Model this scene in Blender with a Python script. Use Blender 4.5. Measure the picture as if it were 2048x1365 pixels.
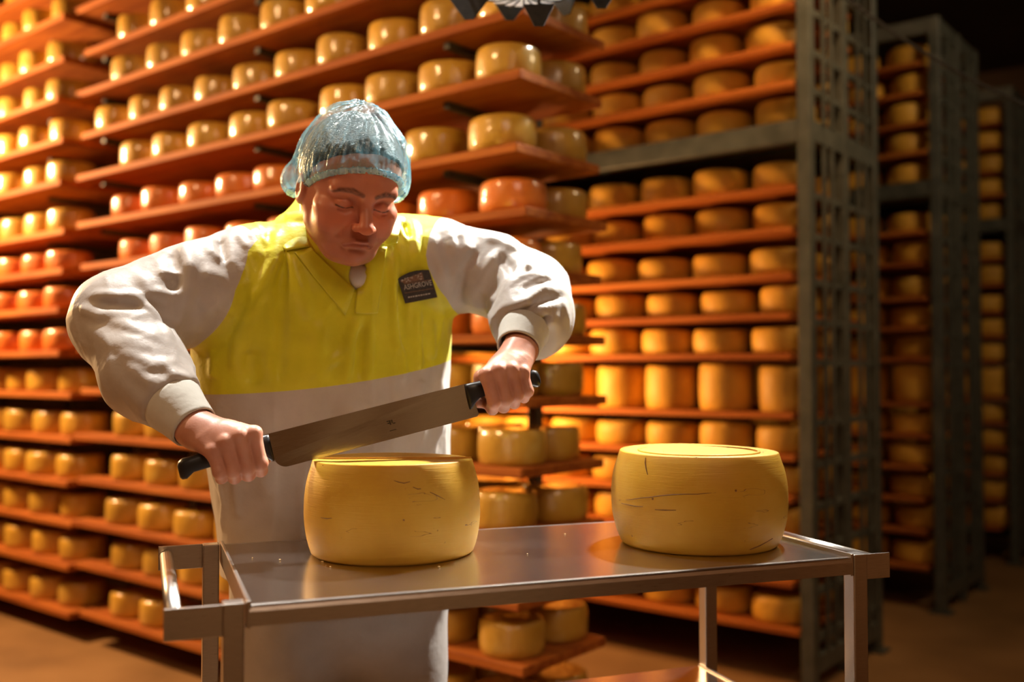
import bpy, bmesh, math, random
import numpy as np
from mathutils import Vector, Matrix

random.seed(7)
rng = np.random.default_rng(11)
scene = bpy.context.scene
for _o in list(bpy.data.objects):
    bpy.data.objects.remove(_o, do_unlink=True)
col = scene.collection

# ------------------------------------------------------------------ camera
FPX = 1991.1                      # 35 mm lens on a 36 mm sensor, 2048 px wide
CAM = np.array([0.0, 0.0, 1.205])
PITCH = math.atan(57.5 / FPX)
cam_data = bpy.data.cameras.new('camera')
cam_data.lens = 35.0
cam_data.sensor_width = 36.0
cam_data.clip_start = 0.05
cam_data.dof.use_dof = True
cam_data.dof.focus_distance = 1.66
cam_data.dof.aperture_fstop = 1.8
cam = bpy.data.objects.new('camera', cam_data)
cam.location = CAM
cam.rotation_euler = (math.pi / 2 + PITCH, 0, 0)
col.objects.link(cam)
scene.camera = cam

# ------------------------------------------------------------------ view + world
scene.view_settings.view_transform = 'Standard'
scene.view_settings.look = 'None'
scene.view_settings.gamma = 1.0
scene.view_settings.use_curve_mapping = False
scene.view_settings.exposure = 0.0
world = bpy.data.worlds.new('world')
scene.world = world
world.use_nodes = True
world.node_tree.nodes['Background'].inputs[0].default_value = (1.0, 0.72, 0.45, 1)
world.node_tree.nodes['Background'].inputs[1].default_value = 0.02

# ------------------------------------------------------------------ lights
def area_light(name, loc, target, size, power, color, size_y=None, spread=math.pi):
    d = bpy.data.lights.new(name, 'AREA')
    d.energy = power
    d.color = color
    d.size = size
    if size_y:
        d.shape = 'RECTANGLE'
        d.size_y = size_y
    else:
        d.shape = 'DISK'
    d.spread = spread
    o = bpy.data.objects.new(name, d)
    o.location = loc
    v = Vector(target) - Vector(loc)
    o.rotation_euler = v.to_track_quat('-Z', 'Y').to_euler()
    col.objects.link(o)
    return o

WARM = (1.0, 0.52, 0.19)
WARM2 = (1.0, 0.60, 0.27)
area_light('key_lamp', (-3.60, 4.45, 2.40), (-0.5, 2.5, 1.25), 0.34, 225, WARM2)
area_light('rack_fill', (-2.7, 1.0, 3.5), (-0.4, 3.2, 1.7), 0.6, 11, WARM2, spread=math.radians(70))  # unseen fill light added to warm the long rack's front faces
area_light('aisle_lamp', (-0.32, 4.32, 1.15), (1.0, 4.4, 1.15), 0.35, 31, WARM)
area_light('top_light', (1.10, 3.15, 3.35), (-0.25, 1.85, 1.2), 0.20, 23, (1.0, 0.95, 0.86), spread=math.radians(42))
area_light('top_light', (-0.75, 2.45, 3.9), (-0.42, 1.85, 1.2), 0.16, 10.5, (1.0, 0.95, 0.88), spread=math.radians(42))  # unseen overhead light added to brighten the picture-left sleeve
area_light('front_fill', (0.9, -0.9, 3.6), (-0.2, 2.0, 0.9), 1.2, 5.5, (1.0, 0.67, 0.44), spread=math.radians(80))  # unseen soft fill added behind the camera
area_light('panel_fill', (2.7, -0.6, 3.9), (2.9, -0.9, 1.0), 0.8, 13, (1.0, 0.72, 0.48))  # unseen light added to brighten the panels that the blade reflects
area_light('steel_rack_fill', (1.25, 2.9, 4.0), (0.65, 4.15, 1.7), 0.5, 9, WARM2, spread=math.radians(50))  # unseen fill added to brighten the first steel rack's upper wheels
area_light('far_aisle_lamp', (2.65, 3.2, 3.3), (2.0, 5.2, 1.5), 0.5, 17, (1.0, 0.74, 0.42))

# ------------------------------------------------------------------ helpers
def P(px, py, Y):
    """world point seen at photo pixel (px, py) at world depth Y"""
    dx = (px - 1024.0) / FPX
    dz = (682.5 - py) / FPX
    d = np.array([dx, math.cos(PITCH) - math.sin(PITCH) * dz, math.sin(PITCH) + math.cos(PITCH) * dz])
    return CAM + d * (Y / d[1])

def ray(px, py):
    return P(px, py, 1.0) - CAM

def Pz(px, py, z):
    d = ray(px, py)
    return CAM + d * ((z - CAM[2]) / d[2])

ORD = ['first', 'second', 'third', 'fourth', 'fifth', 'sixth', 'seventh', 'eighth', 'ninth', 'tenth',
       'eleventh', 'twelfth', 'thirteenth', 'fourteenth', 'fifteenth', 'sixteenth', 'seventeenth',
       'eighteenth', 'nineteenth', 'twentieth']

def tag(o, label=None, cat=None, group=None, kind=None):
    if label: o['label'] = label
    if cat: o['category'] = cat
    if group: o['group'] = group
    if kind: o['kind'] = kind
    return o

def empty(name, loc=(0, 0, 0), rz=0.0):
    o = bpy.data.objects.new(name, None)
    o.location = loc
    o.rotation_euler = (0, 0, rz)
    o.empty_display_size = 0.1
    col.objects.link(o)
    return o

def link(name, me, mat=None, parent=None, smooth=False):
    o = bpy.data.objects.new(name, me)
    if mat is not None and not me.materials:
        me.materials.append(mat)
    if smooth:
        me.polygons.foreach_set('use_smooth', [True] * len(me.polygons))
    col.objects.link(o)
    if parent is not None:
        o.parent = parent
    return o

def mesh_np(name, V, F):
    """mesh from numpy verts and an (n,3) or (n,4) face array"""
    me = bpy.data.meshes.new(name)
    V = np.asarray(V, dtype=np.float32)
    F = np.asarray(F, dtype=np.int32)
    k = F.shape[1]
    me.vertices.add(len(V))
    me.vertices.foreach_set('co', V.ravel())
    me.loops.add(F.size)
    me.loops.foreach_set('vertex_index', F.ravel())
    me.polygons.add(len(F))
    me.polygons.foreach_set('loop_start', np.arange(0, F.size, k, dtype=np.int32))
    me.polygons.foreach_set('loop_total', np.full(len(F), k, dtype=np.int32))
    me.update(calc_edges=True)
    me.validate()
    return me

def set_attr(me, name, vals):
    a = me.attributes.new(name, 'FLOAT', 'POINT')
    a.data.foreach_set('value', np.asarray(vals, dtype=np.float32))

def bm_mesh(name, bm):
    me = bpy.data.meshes.new(name)
    bm.normal_update()
    bm.to_mesh(me)
    bm.free()
    return me

def add_box(bm, o, ax, ay, az, x0, x1, y0, y1, z0, z1):
    """box in a local frame with origin o and axis vectors"""
    o = Vector(o); ax = Vector(ax); ay = Vector(ay); az = Vector(az)
    vs = []
    for z in (z0, z1):
        for (x, y) in ((x0, y0), (x1, y0), (x1, y1), (x0, y1)):
            vs.append(bm.verts.new(o + ax * x + ay * y + az * z))
    for f in ((3, 2, 1, 0), (4, 5, 6, 7), (0, 1, 5, 4), (1, 2, 6, 5), (2, 3, 7, 6), (3, 0, 4, 7)):
        bm.faces.new([vs[i] for i in f])
    return vs

X3, Y3, Z3 = Vector((1, 0, 0)), Vector((0, 1, 0)), Vector((0, 0, 1))

def box_mesh(name, x0, x1, y0, y1, z0, z1, bevel=0.0, segs=1):
    bm = bmesh.new()
    add_box(bm, (0, 0, 0), X3, Y3, Z3, x0, x1, y0, y1, z0, z1)
    if bevel > 0:
        bmesh.ops.bevel(bm, geom=bm.edges[:], offset=bevel, segments=segs, affect='EDGES', profile=0.6)
    bmesh.ops.recalc_face_normals(bm, faces=bm.faces[:])
    return bm_mesh(name, bm)

def tube_mesh(name, pts, r, n=10, caps=True):
    pts = [Vector(p) for p in pts]
    rs = r if hasattr(r, '__len__') else [r] * len(pts)
    bm = bmesh.new()
    rings = []
    prev = None
    for i, p in enumerate(pts):
        t = (pts[min(i + 1, len(pts) - 1)] - pts[max(i - 1, 0)]).normalized()
        if prev is None:
            ref = Vector((0, 0, 1)) if abs(t.z) < 0.9 else Vector((1, 0, 0))
            a = t.cross(ref).normalized()
        else:
            a = (prev - t * prev.dot(t)).normalized()
        prev = a
        b = t.cross(a)
        rings.append([bm.verts.new(p + (a * math.cos(2 * math.pi * k / n) + b * math.sin(2 * math.pi * k / n)) * rs[i]) for k in range(n)])
    for i in range(len(rings) - 1):
        for k in range(n):
            bm.faces.new((rings[i][k], rings[i][(k + 1) % n], rings[i + 1][(k + 1) % n], rings[i + 1][k]))
    if caps:
        bm.faces.new(list(reversed(rings[0])))
        bm.faces.new(rings[-1])
    bmesh.ops.recalc_face_normals(bm, faces=bm.faces[:])
    return bm_mesh(name, bm)

def lathe_mesh(name, prof, n=40, wob=0.0, wobz=0.0, seed=0, pole=True):
    """closed lathe about z from a list of (r, z), with optional out-of-round wobble"""
    r_ = random.Random(seed)
    ph = [r_.uniform(0, 6.28) for _ in range(6)]
    bm = bmesh.new()
    rings = []
    for (r, z) in prof:
        ring = []
        for k in range(n):
            a = 2 * math.pi * k / n
            s = 1 + wob * (math.sin(2 * a + ph[0]) + 0.6 * math.sin(3 * a + ph[1] + z * 20) + 0.4 * math.sin(5 * a + ph[2] - z * 30))
            dz = wobz * (math.sin(a + ph[3]) + 0.6 * math.sin(2 * a + ph[4])) * (1 if z > 0.01 else 0)
            ring.append(bm.verts.new((r * s * math.cos(a), r * s * math.sin(a), z + dz)))
        rings.append(ring)
    for i in range(len(rings) - 1):
        for k in range(n):
            bm.faces.new((rings[i][k], rings[i][(k + 1) % n], rings[i + 1][(k + 1) % n], rings[i + 1][k]))
    if pole:
        bm.faces.new(list(reversed(rings[0])))
        bm.faces.new(rings[-1])
    bmesh.ops.recalc_face_normals(bm, faces=bm.faces[:])
    return bm_mesh(name, bm)

# ------------------------------------------------------------------ materials
def new_mat(name):
    m = bpy.data.materials.new(name)
    m.use_nodes = True
    nt = m.node_tree
    b = nt.nodes['Principled BSDF']
    return m, nt, b

def N(nt, kind, **kw):
    n = nt.nodes.new(kind)
    for k, v in kw.items():
        if k.startswith('i_'):
            n.inputs[k[2:].replace('_', ' ')].default_value = v
        else:
            setattr(n, k, v)
    return n

def ramp(nt, stops):
    r = nt.nodes.new('ShaderNodeValToRGB')
    el = r.color_ramp.elements
    el[0].position, el[0].color = stops[0][0], (*stops[0][1], 1)
    el[1].position, el[1].color = stops[-1][0], (*stops[-1][1], 1)
    for p, c in stops[1:-1]:
        e = el.new(p)
        e.color = (*c, 1)
    return r

def coord(nt, which='Object', scale=(1, 1, 1), rnd=False):
    tc = nt.nodes.new('ShaderNodeTexCoord')
    mp = nt.nodes.new('ShaderNodeMapping')
    mp.inputs['Scale'].default_value = scale
    nt.links.new(tc.outputs[which], mp.inputs[0])
    if rnd:
        oi = nt.nodes.new('ShaderNodeObjectInfo')
        mul = nt.nodes.new('ShaderNodeVectorMath'); mul.operation = 'SCALE'
        mul.inputs[0].default_value = (17.0, 31.0, 11.0)
        nt.links.new(oi.outputs['Random'], mul.inputs['Scale'])
        nt.links.new(mul.outputs[0], mp.inputs['Location'])
    return mp.outputs[0]

def noise_mat(name, stops, scale=6.0, rough=0.5, bump=0.0, bscale=40.0, metallic=0.0, stretch=(1, 1, 1), detail=4.0,
              rnd=False, coat=0.0, coat_rough=0.1, spec=0.5, bdist=0.01, sss=0.0, which='Object', varhue=0.0):
    m, nt, b = new_mat(name)
    v = coord(nt, which, stretch, rnd)
    n = N(nt, 'ShaderNodeTexNoise', i_Scale=scale, i_Detail=detail)
    nt.links.new(v, n.inputs['Vector'])
    r = ramp(nt, stops)
    nt.links.new(n.outputs['Fac'], r.inputs[0])
    out = r.outputs[0]
    if varhue > 0:
        oi = nt.nodes.new('ShaderNodeObjectInfo')
        mr = N(nt, 'ShaderNodeMapRange')
        mr.inputs['To Min'].default_value = 1 - varhue
        mr.inputs['To Max'].default_value = 1 + varhue
        nt.links.new(oi.outputs['Random'], mr.inputs['Value'])
        hs = nt.nodes.new('ShaderNodeHueSaturation')
        nt.links.new(mr.outputs[0], hs.inputs['Value'])
        nt.links.new(out, hs.inputs['Color'])
        out = hs.outputs[0]
    nt.links.new(out, b.inputs['Base Color'])
    b.inputs['Roughness'].default_value = rough
    b.inputs['Metallic'].default_value = metallic
    b.inputs['Specular IOR Level'].default_value = spec
    b.inputs['Coat Weight'].default_value = coat
    b.inputs['Coat Roughness'].default_value = coat_rough
    if sss > 0:
        b.inputs['Subsurface Weight'].default_value = sss
        b.inputs['Subsurface Radius'].default_value = (0.012, 0.006, 0.003)
        b.inputs['Subsurface Scale'].default_value = 1.0
    if bump > 0:
        n2 = N(nt, 'ShaderNodeTexNoise', i_Scale=bscale, i_Detail=3.0)
        nt.links.new(v, n2.inputs['Vector'])
        bp = N(nt, 'ShaderNodeBump', i_Strength=bump, i_Distance=bdist)
        nt.links.new(n2.outputs['Fac'], bp.inputs['Height'])
        nt.links.new(bp.outputs[0], b.inputs['Normal'])
        if coat > 0:
            nt.links.new(bp.outputs[0], b.inputs['Coat Normal'])
    return m

M = {}
M['wood'] = noise_mat('red_stained_board', [(0.3, (0.24, 0.056, 0.008)), (0.55, (0.37, 0.105, 0.014)), (0.75, (0.46, 0.155, 0.028))],
                      scale=5, rough=0.72, stretch=(0.4, 5, 8), bump=0.25, bscale=18, rnd=True, spec=0.2)
M['wrap_yellow'] = noise_mat('plastic_wrapped_yellow_rind', [(0.3, (0.50, 0.27, 0.03)), (0.6, (0.60, 0.355, 0.05)), (0.8, (0.69, 0.48, 0.14))],
                             scale=9, rough=0.42, bump=0.5, bscale=16, bdist=0.012, rnd=True, coat=1.0, coat_rough=0.09, varhue=0.14)
M['wrap_orange'] = noise_mat('plastic_wrapped_orange_rind', [(0.3, (0.62, 0.15, 0.02)), (0.6, (0.72, 0.21, 0.03)), (0.85, (0.75, 0.36, 0.14))],
                             scale=8, rough=0.42, bump=0.55, bscale=16, bdist=0.012, rnd=True, coat=1.0, coat_rough=0.12, varhue=0.12)
M['rind'] = noise_mat('bare_cheese_rind', [(0.3, (0.54, 0.275, 0.03)), (0.6, (0.66, 0.36, 0.045)), (0.8, (0.72, 0.45, 0.11))],
                      scale=9, rough=0.55, bump=0.35, bscale=22, rnd=True, varhue=0.14, spec=0.35)
M['rack_steel'] = noise_mat('grey_green_rack_steel', [(0.3, (0.048, 0.054, 0.047)), (0.7, (0.088, 0.094, 0.082))], scale=12, rough=0.45, bump=0.1)
M['rack_dark'] = noise_mat('dark_rack_steel', [(0.3, (0.030, 0.026, 0.022)), (0.7, (0.055, 0.047, 0.04))], scale=12, rough=0.5)
M['black_plastic'] = noise_mat('black_handle_plastic', [(0.3, (0.008, 0.009, 0.011)), (0.7, (0.014, 0.015, 0.018))], scale=30, rough=0.38)
M['black_fabric'] = noise_mat('black_fabric', [(0.3, (0.008, 0.008, 0.009)), (0.7, (0.018, 0.018, 0.02))], scale=80, rough=0.8)
M['rubber'] = noise_mat('caster_rubber', [(0.3, (0.02, 0.02, 0.02)), (0.7, (0.04, 0.04, 0.04))], scale=30, rough=0.7)
M['wall'] = noise_mat('brown_wall_paint', [(0.3, (0.22, 0.13, 0.07)), (0.7, (0.32, 0.20, 0.12))], scale=1.2, rough=0.8, bump=0.1)
M['ceiling'] = noise_mat('dark_ceiling', [(0.3, (0.07, 0.05, 0.035)), (0.7, (0.11, 0.08, 0.055))], scale=1.0, rough=0.85)
M['floor'] = noise_mat('worn_concrete_floor', [(0.25, (0.17, 0.085, 0.030)), (0.5, (0.25, 0.13, 0.048)), (0.75, (0.31, 0.17, 0.068))], scale=2.2, rough=0.55, bump=0.15, bscale=25, detail=8)
M['panel'] = noise_mat('white_reflector', [(0.3, (0.62, 0.58, 0.52)), (0.7, (0.72, 0.68, 0.62))], scale=2, rough=0.6)  # pale surface of the added panels mirrored in the blade
M['white_shirt'] = noise_mat('white_undershirt', [(0.3, (0.62, 0.62, 0.62)), (0.7, (0.72, 0.72, 0.72))], scale=40, rough=0.9)
M['hair'] = noise_mat('short_dark_brown_hair', [(0.3, (0.018, 0.011, 0.007)), (0.7, (0.05, 0.03, 0.018))], scale=60, rough=0.5, stretch=(1, 1, 6), bump=0.6, bscale=160)
M['shoe'] = noise_mat('white_work_boot', [(0.3, (0.5, 0.48, 0.44)), (0.7, (0.6, 0.58, 0.54))], scale=10, rough=0.5)

def steel_mat(name, base, rough, stretch, aniso=0.0):
    m, nt, b = new_mat(name)
    v = coord(nt, 'Object', stretch)
    n = N(nt, 'ShaderNodeTexNoise', i_Scale=30.0, i_Detail=5.0)
    nt.links.new(v, n.inputs['Vector'])
    r = ramp(nt, [(0.3, tuple(c * 0.85 for c in base)), (0.7, base)])
    nt.links.new(n.outputs['Fac'], r.inputs[0])
    nt.links.new(r.outputs[0], b.inputs['Base Color'])
    b.inputs['Metallic'].default_value = 1.0
    mr = N(nt, 'ShaderNodeMapRange')
    mr.inputs['To Min'].default_value = rough * 0.75
    mr.inputs['To Max'].default_value = rough * 1.3
    nt.links.new(n.outputs['Fac'], mr.inputs['Value'])
    nt.links.new(mr.outputs[0], b.inputs['Roughness'])
    bp = N(nt, 'ShaderNodeBump', i_Strength=0.03, i_Distance=0.002)
    nt.links.new(n.outputs['Fac'], bp.inputs['Height'])
    nt.links.new(bp.outputs[0], b.inputs['Normal'])
    return m
M['steel'] = steel_mat('brushed_stainless_steel', (0.62, 0.58, 0.55), 0.30, (1.5, 30, 30))
M['steel_top'] = steel_mat('scratched_stainless_top', (0.62, 0.58, 0.55), 0.19, (1.2, 22, 22))
M['blade'] = steel_mat('knife_blade_steel', (0.42, 0.39, 0.37), 0.12, (2, 60, 60))

def cheese_mat():
    """large bare wheel: ochre rind, horizontal cloth marks, pin holes and fine cracks"""
    m, nt, b = new_mat('large_wheel_rind')
    v = coord(nt, 'Object')
    n = N(nt, 'ShaderNodeTexNoise', i_Scale=9.0, i_Detail=5.0)
    nt.links.new(v, n.inputs['Vector'])
    r = ramp(nt, [(0.25, (0.55, 0.29, 0.020)), (0.5, (0.63, 0.36, 0.030)), (0.8, (0.70, 0.45, 0.075))])
    nt.links.new(n.outputs['Fac'], r.inputs[0])
    # fine horizontal cloth weave
    v2 = coord(nt, 'Object', (8, 8, 160))
    n2 = N(nt, 'ShaderNodeTexNoise', i_Scale=3.0, i_Detail=3.0)
    nt.links.new(v2, n2.inputs['Vector'])
    # pits
    vo = N(nt, 'ShaderNodeTexVoronoi', i_Scale=45.0)
    nt.links.new(v, vo.inputs['Vector'])
    pit = N(nt, 'ShaderNodeMapRange')
    pit.inputs['From Min'].default_value = 0.06
    pit.inputs['From Max'].default_value = 0.11
    nt.links.new(vo.outputs['Distance'], pit.inputs['Value'])
    nm = N(nt, 'ShaderNodeTexNoise', i_Scale=14.0)
    nt.links.new(v, nm.inputs['Vector'])
    gate = N(nt, 'ShaderNodeMath', operation='LESS_THAN'); gate.inputs[1].default_value = 0.55
    nt.links.new(nm.outputs['Fac'], gate.inputs[0])
    mx = N(nt, 'ShaderNodeMath', operation='MAXIMUM')
    nt.links.new(pit.outputs[0], mx.inputs[0]); nt.links.new(gate.outputs[0], mx.inputs[1])
    # hairline cracks running round the rind
    v3 = coord(nt, 'Object', (5, 5, 26))
    dn = N(nt, 'ShaderNodeTexNoise', i_Scale=1.0, i_Detail=4.0)
    nt.links.new(v3, dn.inputs['Vector'])
    sub = N(nt, 'ShaderNodeMath', operation='SUBTRACT'); sub.inputs[1].default_value = 0.40
    nt.links.new(dn.outputs['Fac'], sub.inputs[0])
    ab = N(nt, 'ShaderNodeMath', operation='ABSOLUTE'); nt.links.new(sub.outputs[0], ab.inputs[0])
    ck = N(nt, 'ShaderNodeMapRange')
    ck.inputs['From Min'].default_value = 0.0
    ck.inputs['From Max'].default_value = 0.004
    nt.links.new(ab.outputs[0], ck.inputs['Value'])
    gn = N(nt, 'ShaderNodeTexNoise', i_Scale=6.0)
    nt.links.new(v, gn.inputs['Vector'])
    gg = N(nt, 'ShaderNodeMath', operation='LESS_THAN'); gg.inputs[1].default_value = 0.52
    nt.links.new(gn.outputs['Fac'], gg.inputs[0])
    ck2 = N(nt, 'ShaderNodeMath', operation='MAXIMUM')
    nt.links.new(ck.outputs[0], ck2.inputs[0]); nt.links.new(gg.outputs[0], ck2.inputs[1])
    both = N(nt, 'ShaderNodeMath', operation='MULTIPLY')
    nt.links.new(mx.outputs[0], both.inputs[0]); nt.links.new(ck2.outputs[0], both.inputs[1])
    mix = N(nt, 'ShaderNodeMix', data_type='RGBA')
    mix.inputs['A'].default_value = (0.24, 0.10, 0.02, 1)
    nt.links.new(both.outputs[0], mix.inputs['Factor'])
    nt.links.new(r.outputs[0], mix.inputs['B'])
    nt.links.new(mix.outputs['Result'], b.inputs['Base Color'])
    b.inputs['Roughness'].default_value = 0.52
    b.inputs['Specular IOR Level'].default_value = 0.4
    b.inputs['Subsurface Weight'].default_value = 0.25
    b.inputs['Subsurface Radius'].default_value = (0.010, 0.006, 0.002)
    b.inputs['Subsurface Scale'].default_value = 1.0
    h = N(nt, 'ShaderNodeMath', operation='MULTIPLY_ADD'); h.inputs[1].default_value = 0.35
    nt.links.new(n2.outputs['Fac'], h.inputs[0]); nt.links.new(both.outputs[0], h.inputs[2])
    bp = N(nt, 'ShaderNodeBump', i_Strength=0.45, i_Distance=0.0018)
    nt.links.new(h.outputs[0], bp.inputs['Height'])
    nt.links.new(bp.outputs[0], b.inputs['Normal'])
    return m
M['cheese'] = cheese_mat()
M['crack'] = noise_mat('dark_rind_crack', [(0.3, (0.16, 0.07, 0.015)), (0.7, (0.24, 0.11, 0.025))], scale=80, rough=0.7)
M['cut_line'] = noise_mat('scored_cut', [(0.3, (0.55, 0.27, 0.04)), (0.7, (0.66, 0.36, 0.07))], scale=60, rough=0.6)
M['crumb'] = noise_mat('cheese_crumb_paste', [(0.3, (0.75, 0.52, 0.2)), (0.7, (0.82, 0.62, 0.3))], scale=200, rough=0.5)

def cloth_mat(name, c0, c1, rough=0.65, sheen=0.3, trans=0.0):
    m = noise_mat(name, [(0.3, c0), (0.7, c1)], scale=18, rough=rough, bump=0.30, bscale=55, bdist=0.004)
    nt = m.node_tree
    b = nt.nodes['Principled BSDF']
    b.inputs['Sheen Weight'].default_value = sheen
    b.inputs['Sheen Roughness'].default_value = 0.4
    return m
M['yellow'] = cloth_mat('high_visibility_yellow_cloth', (0.62, 0.60, 0.010), (0.72, 0.70, 0.02), rough=0.45, sheen=0.25)
M['white'] = cloth_mat('white_coat_cloth', (0.48, 0.445, 0.41), (0.55, 0.515, 0.48), rough=0.5, sheen=0.2)
M['cuff'] = cloth_mat('white_knit_cuff', (0.56, 0.56, 0.50), (0.64, 0.64, 0.58), rough=0.85, sheen=0.4)
M['trouser'] = cloth_mat('white_trouser_cloth', (0.44, 0.40, 0.375), (0.50, 0.46, 0.435), rough=0.6, sheen=0.2)

def skin_mat():
    m, nt, b = new_mat('ruddy_skin')
    v = coord(nt, 'Object')
    n = N(nt, 'ShaderNodeTexNoise', i_Scale=26.0, i_Detail=5.0)
    nt.links.new(v, n.inputs['Vector'])
    r = ramp(nt, [(0.3, (0.50, 0.235, 0.155)), (0.5, (0.57, 0.285, 0.195)), (0.75, (0.63, 0.34, 0.245))])
    nt.links.new(n.outputs['Fac'], r.inputs[0])
    cur = r.outputs[0]
    for att, c in (('red', (0.60, 0.175, 0.088, 1)), ('lip', (0.40, 0.09, 0.06, 1)), ('stubble', (0.27, 0.10, 0.06, 1)), ('brow', (0.07, 0.025, 0.012, 1))):
        a = N(nt, 'ShaderNodeAttribute', attribute_name=att)
        mx = N(nt, 'ShaderNodeMix', data_type='RGBA')
        nt.links.new(a.outputs['Fac'], mx.inputs['Factor'])
        nt.links.new(cur, mx.inputs['A'])
        mx.inputs['B'].default_value = c
        cur = mx.outputs['Result']
    nt.links.new(cur, b.inputs['Base Color'])
    b.inputs['Roughness'].default_value = 0.45
    b.inputs['Specular IOR Level'].default_value = 0.45
    b.inputs['Subsurface Weight'].default_value = 0.25
    b.inputs['Subsurface Radius'].default_value = (0.010, 0.004, 0.002)
    b.inputs['Subsurface Scale'].default_value = 0.8
    n2 = N(nt, 'ShaderNodeTexNoise', i_Scale=300.0, i_Detail=3.0)
    nt.links.new(v, n2.inputs['Vector'])
    bp = N(nt, 'ShaderNodeBump', i_Strength=0.18, i_Distance=0.001)
    nt.links.new(n2.outputs['Fac'], bp.inputs['Height'])
    nt.links.new(bp.outputs[0], b.inputs['Normal'])
    return m
M['skin'] = skin_mat()

def net_mat(name, op_lo, op_hi):
    """thin translucent pale-blue plastic film with creases"""
    m = bpy.data.materials.new(name)
    m.use_nodes = True
    nt = m.node_tree
    nt.nodes.remove(nt.nodes['Principled BSDF'])
    out = nt.nodes['Material Output']
    v = coord(nt, 'Object')
    wn = N(nt, 'ShaderNodeTexNoise', i_Scale=45.0, i_Detail=6.0, i_Distortion=1.2)
    nt.links.new(v, wn.inputs['Vector'])
    sk = N(nt, 'ShaderNodeAttribute', attribute_name='streak')
    mixh = N(nt, 'ShaderNodeMath', operation='MULTIPLY_ADD')
    mixh.inputs[1].default_value = 0.30
    nt.links.new(sk.outputs['Fac'], mixh.inputs[0]); nt.links.new(wn.outputs['Fac'], mixh.inputs[2])
    bp = N(nt, 'ShaderNodeBump', i_Strength=0.9, i_Distance=0.005)
    nt.links.new(mixh.outputs[0], bp.inputs['Height'])
    gl = N(nt, 'ShaderNodeBsdfGlossy', i_Roughness=0.24)
    gl.inputs['Color'].default_value = (0.92, 0.98, 1.0, 1)
    nt.links.new(bp.outputs[0], gl.inputs['Normal'])
    df = N(nt, 'ShaderNodeBsdfDiffuse'); df.inputs['Color'].default_value = (0.32, 0.64, 0.76, 1)
    tl = N(nt, 'ShaderNodeBsdfTranslucent'); tl.inputs['Color'].default_value = (0.30, 0.72, 0.88, 1)
    nt.links.new(bp.outputs[0], df.inputs['Normal'])
    m1 = N(nt, 'ShaderNodeMixShader', i_Fac=0.4)
    nt.links.new(df.outputs[0], m1.inputs[1]); nt.links.new(tl.outputs[0], m1.inputs[2])
    m2 = N(nt, 'ShaderNodeMixShader', i_Fac=0.30)
    nt.links.new(m1.outputs[0], m2.inputs[1]); nt.links.new(gl.outputs[0], m2.inputs[2])
    tr = N(nt, 'ShaderNodeBsdfTransparent'); tr.inputs['Color'].default_value = (0.84, 0.95, 0.98, 1)
    mr = N(nt, 'ShaderNodeMapRange')
    mr.inputs['From Min'].default_value = 0.45
    mr.inputs['From Max'].default_value = 0.80
    mr.inputs['To Min'].default_value = op_lo
    mr.inputs['To Max'].default_value = op_hi
    nt.links.new(mixh.outputs[0], mr.inputs['Value'])
    at = N(nt, 'ShaderNodeAttribute', attribute_name='puff')
    add = N(nt, 'ShaderNodeMath', operation='ADD', use_clamp=True)
    nt.links.new(mr.outputs[0], add.inputs[0]); nt.links.new(at.outputs['Fac'], add.inputs[1])
    m3 = N(nt, 'ShaderNodeMixShader')
    nt.links.new(add.outputs[0], m3.inputs['Fac'])
    nt.links.new(tr.outputs[0], m3.inputs[1]); nt.links.new(m2.outputs[0], m3.inputs[2])
    nt.links.new(m3.outputs[0], out.inputs['Surface'])
    return m
M['net'] = net_mat('pale_blue_plastic_film', 0.05, 0.34)
M['net_band'] = net_mat('blue_elastic_edge', 0.75, 0.95)
M['badge'] = noise_mat('dark_embroidered_badge', [(0.3, (0.028, 0.022, 0.018)), (0.7, (0.05, 0.042, 0.034))], scale=200, rough=0.8)
M['badge_thread'] = noise_mat('pale_grey_thread', [(0.3, (0.40, 0.37, 0.32)), (0.7, (0.52, 0.48, 0.42))], scale=200, rough=0.8)
M['badge_brown'] = noise_mat('brown_thread', [(0.3, (0.14, 0.07, 0.04)), (0.7, (0.20, 0.11, 0.06))], scale=200, rough=0.8)

def lamp_mat():
    m, nt, b = new_mat('lit_white_diffuser')
    v = coord(nt, 'Object', (1, 1, 1))
    n = N(nt, 'ShaderNodeTexNoise', i_Scale=14.0)
    nt.links.new(v, n.inputs['Vector'])
    r = ramp(nt, [(0.3, (0.70, 0.66, 0.64)), (0.7, (0.8, 0.77, 0.75))])
    nt.links.new(n.outputs['Fac'], r.inputs[0])
    nt.links.new(r.outputs[0], b.inputs['Base Color'])
    nt.links.new(r.outputs[0], b.inputs['Emission Color'])
    b.inputs['Emission Strength'].default_value = 0.65
    return m
M['diffuser'] = lamp_mat()

# ================================================================== setting
U = np.array([0.779, -0.627]); U /= np.linalg.norm(U)       # along the racks, towards the camera's right
V2 = np.array([-U[1], U[0]])                                   # away from the camera, across the racks
RZ = math.atan2(U[1], U[0])                                    # rack objects: local x = U, local y = V
OA = np.array([0.022, 2.83])                                   # near front corner of the long rack
OC = np.array([1.12, 3.72])                                    # near front corner of the first steel rack
CEIL = 4.3

def uv(o, u, v):
    return o + U * u + V2 * v

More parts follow.
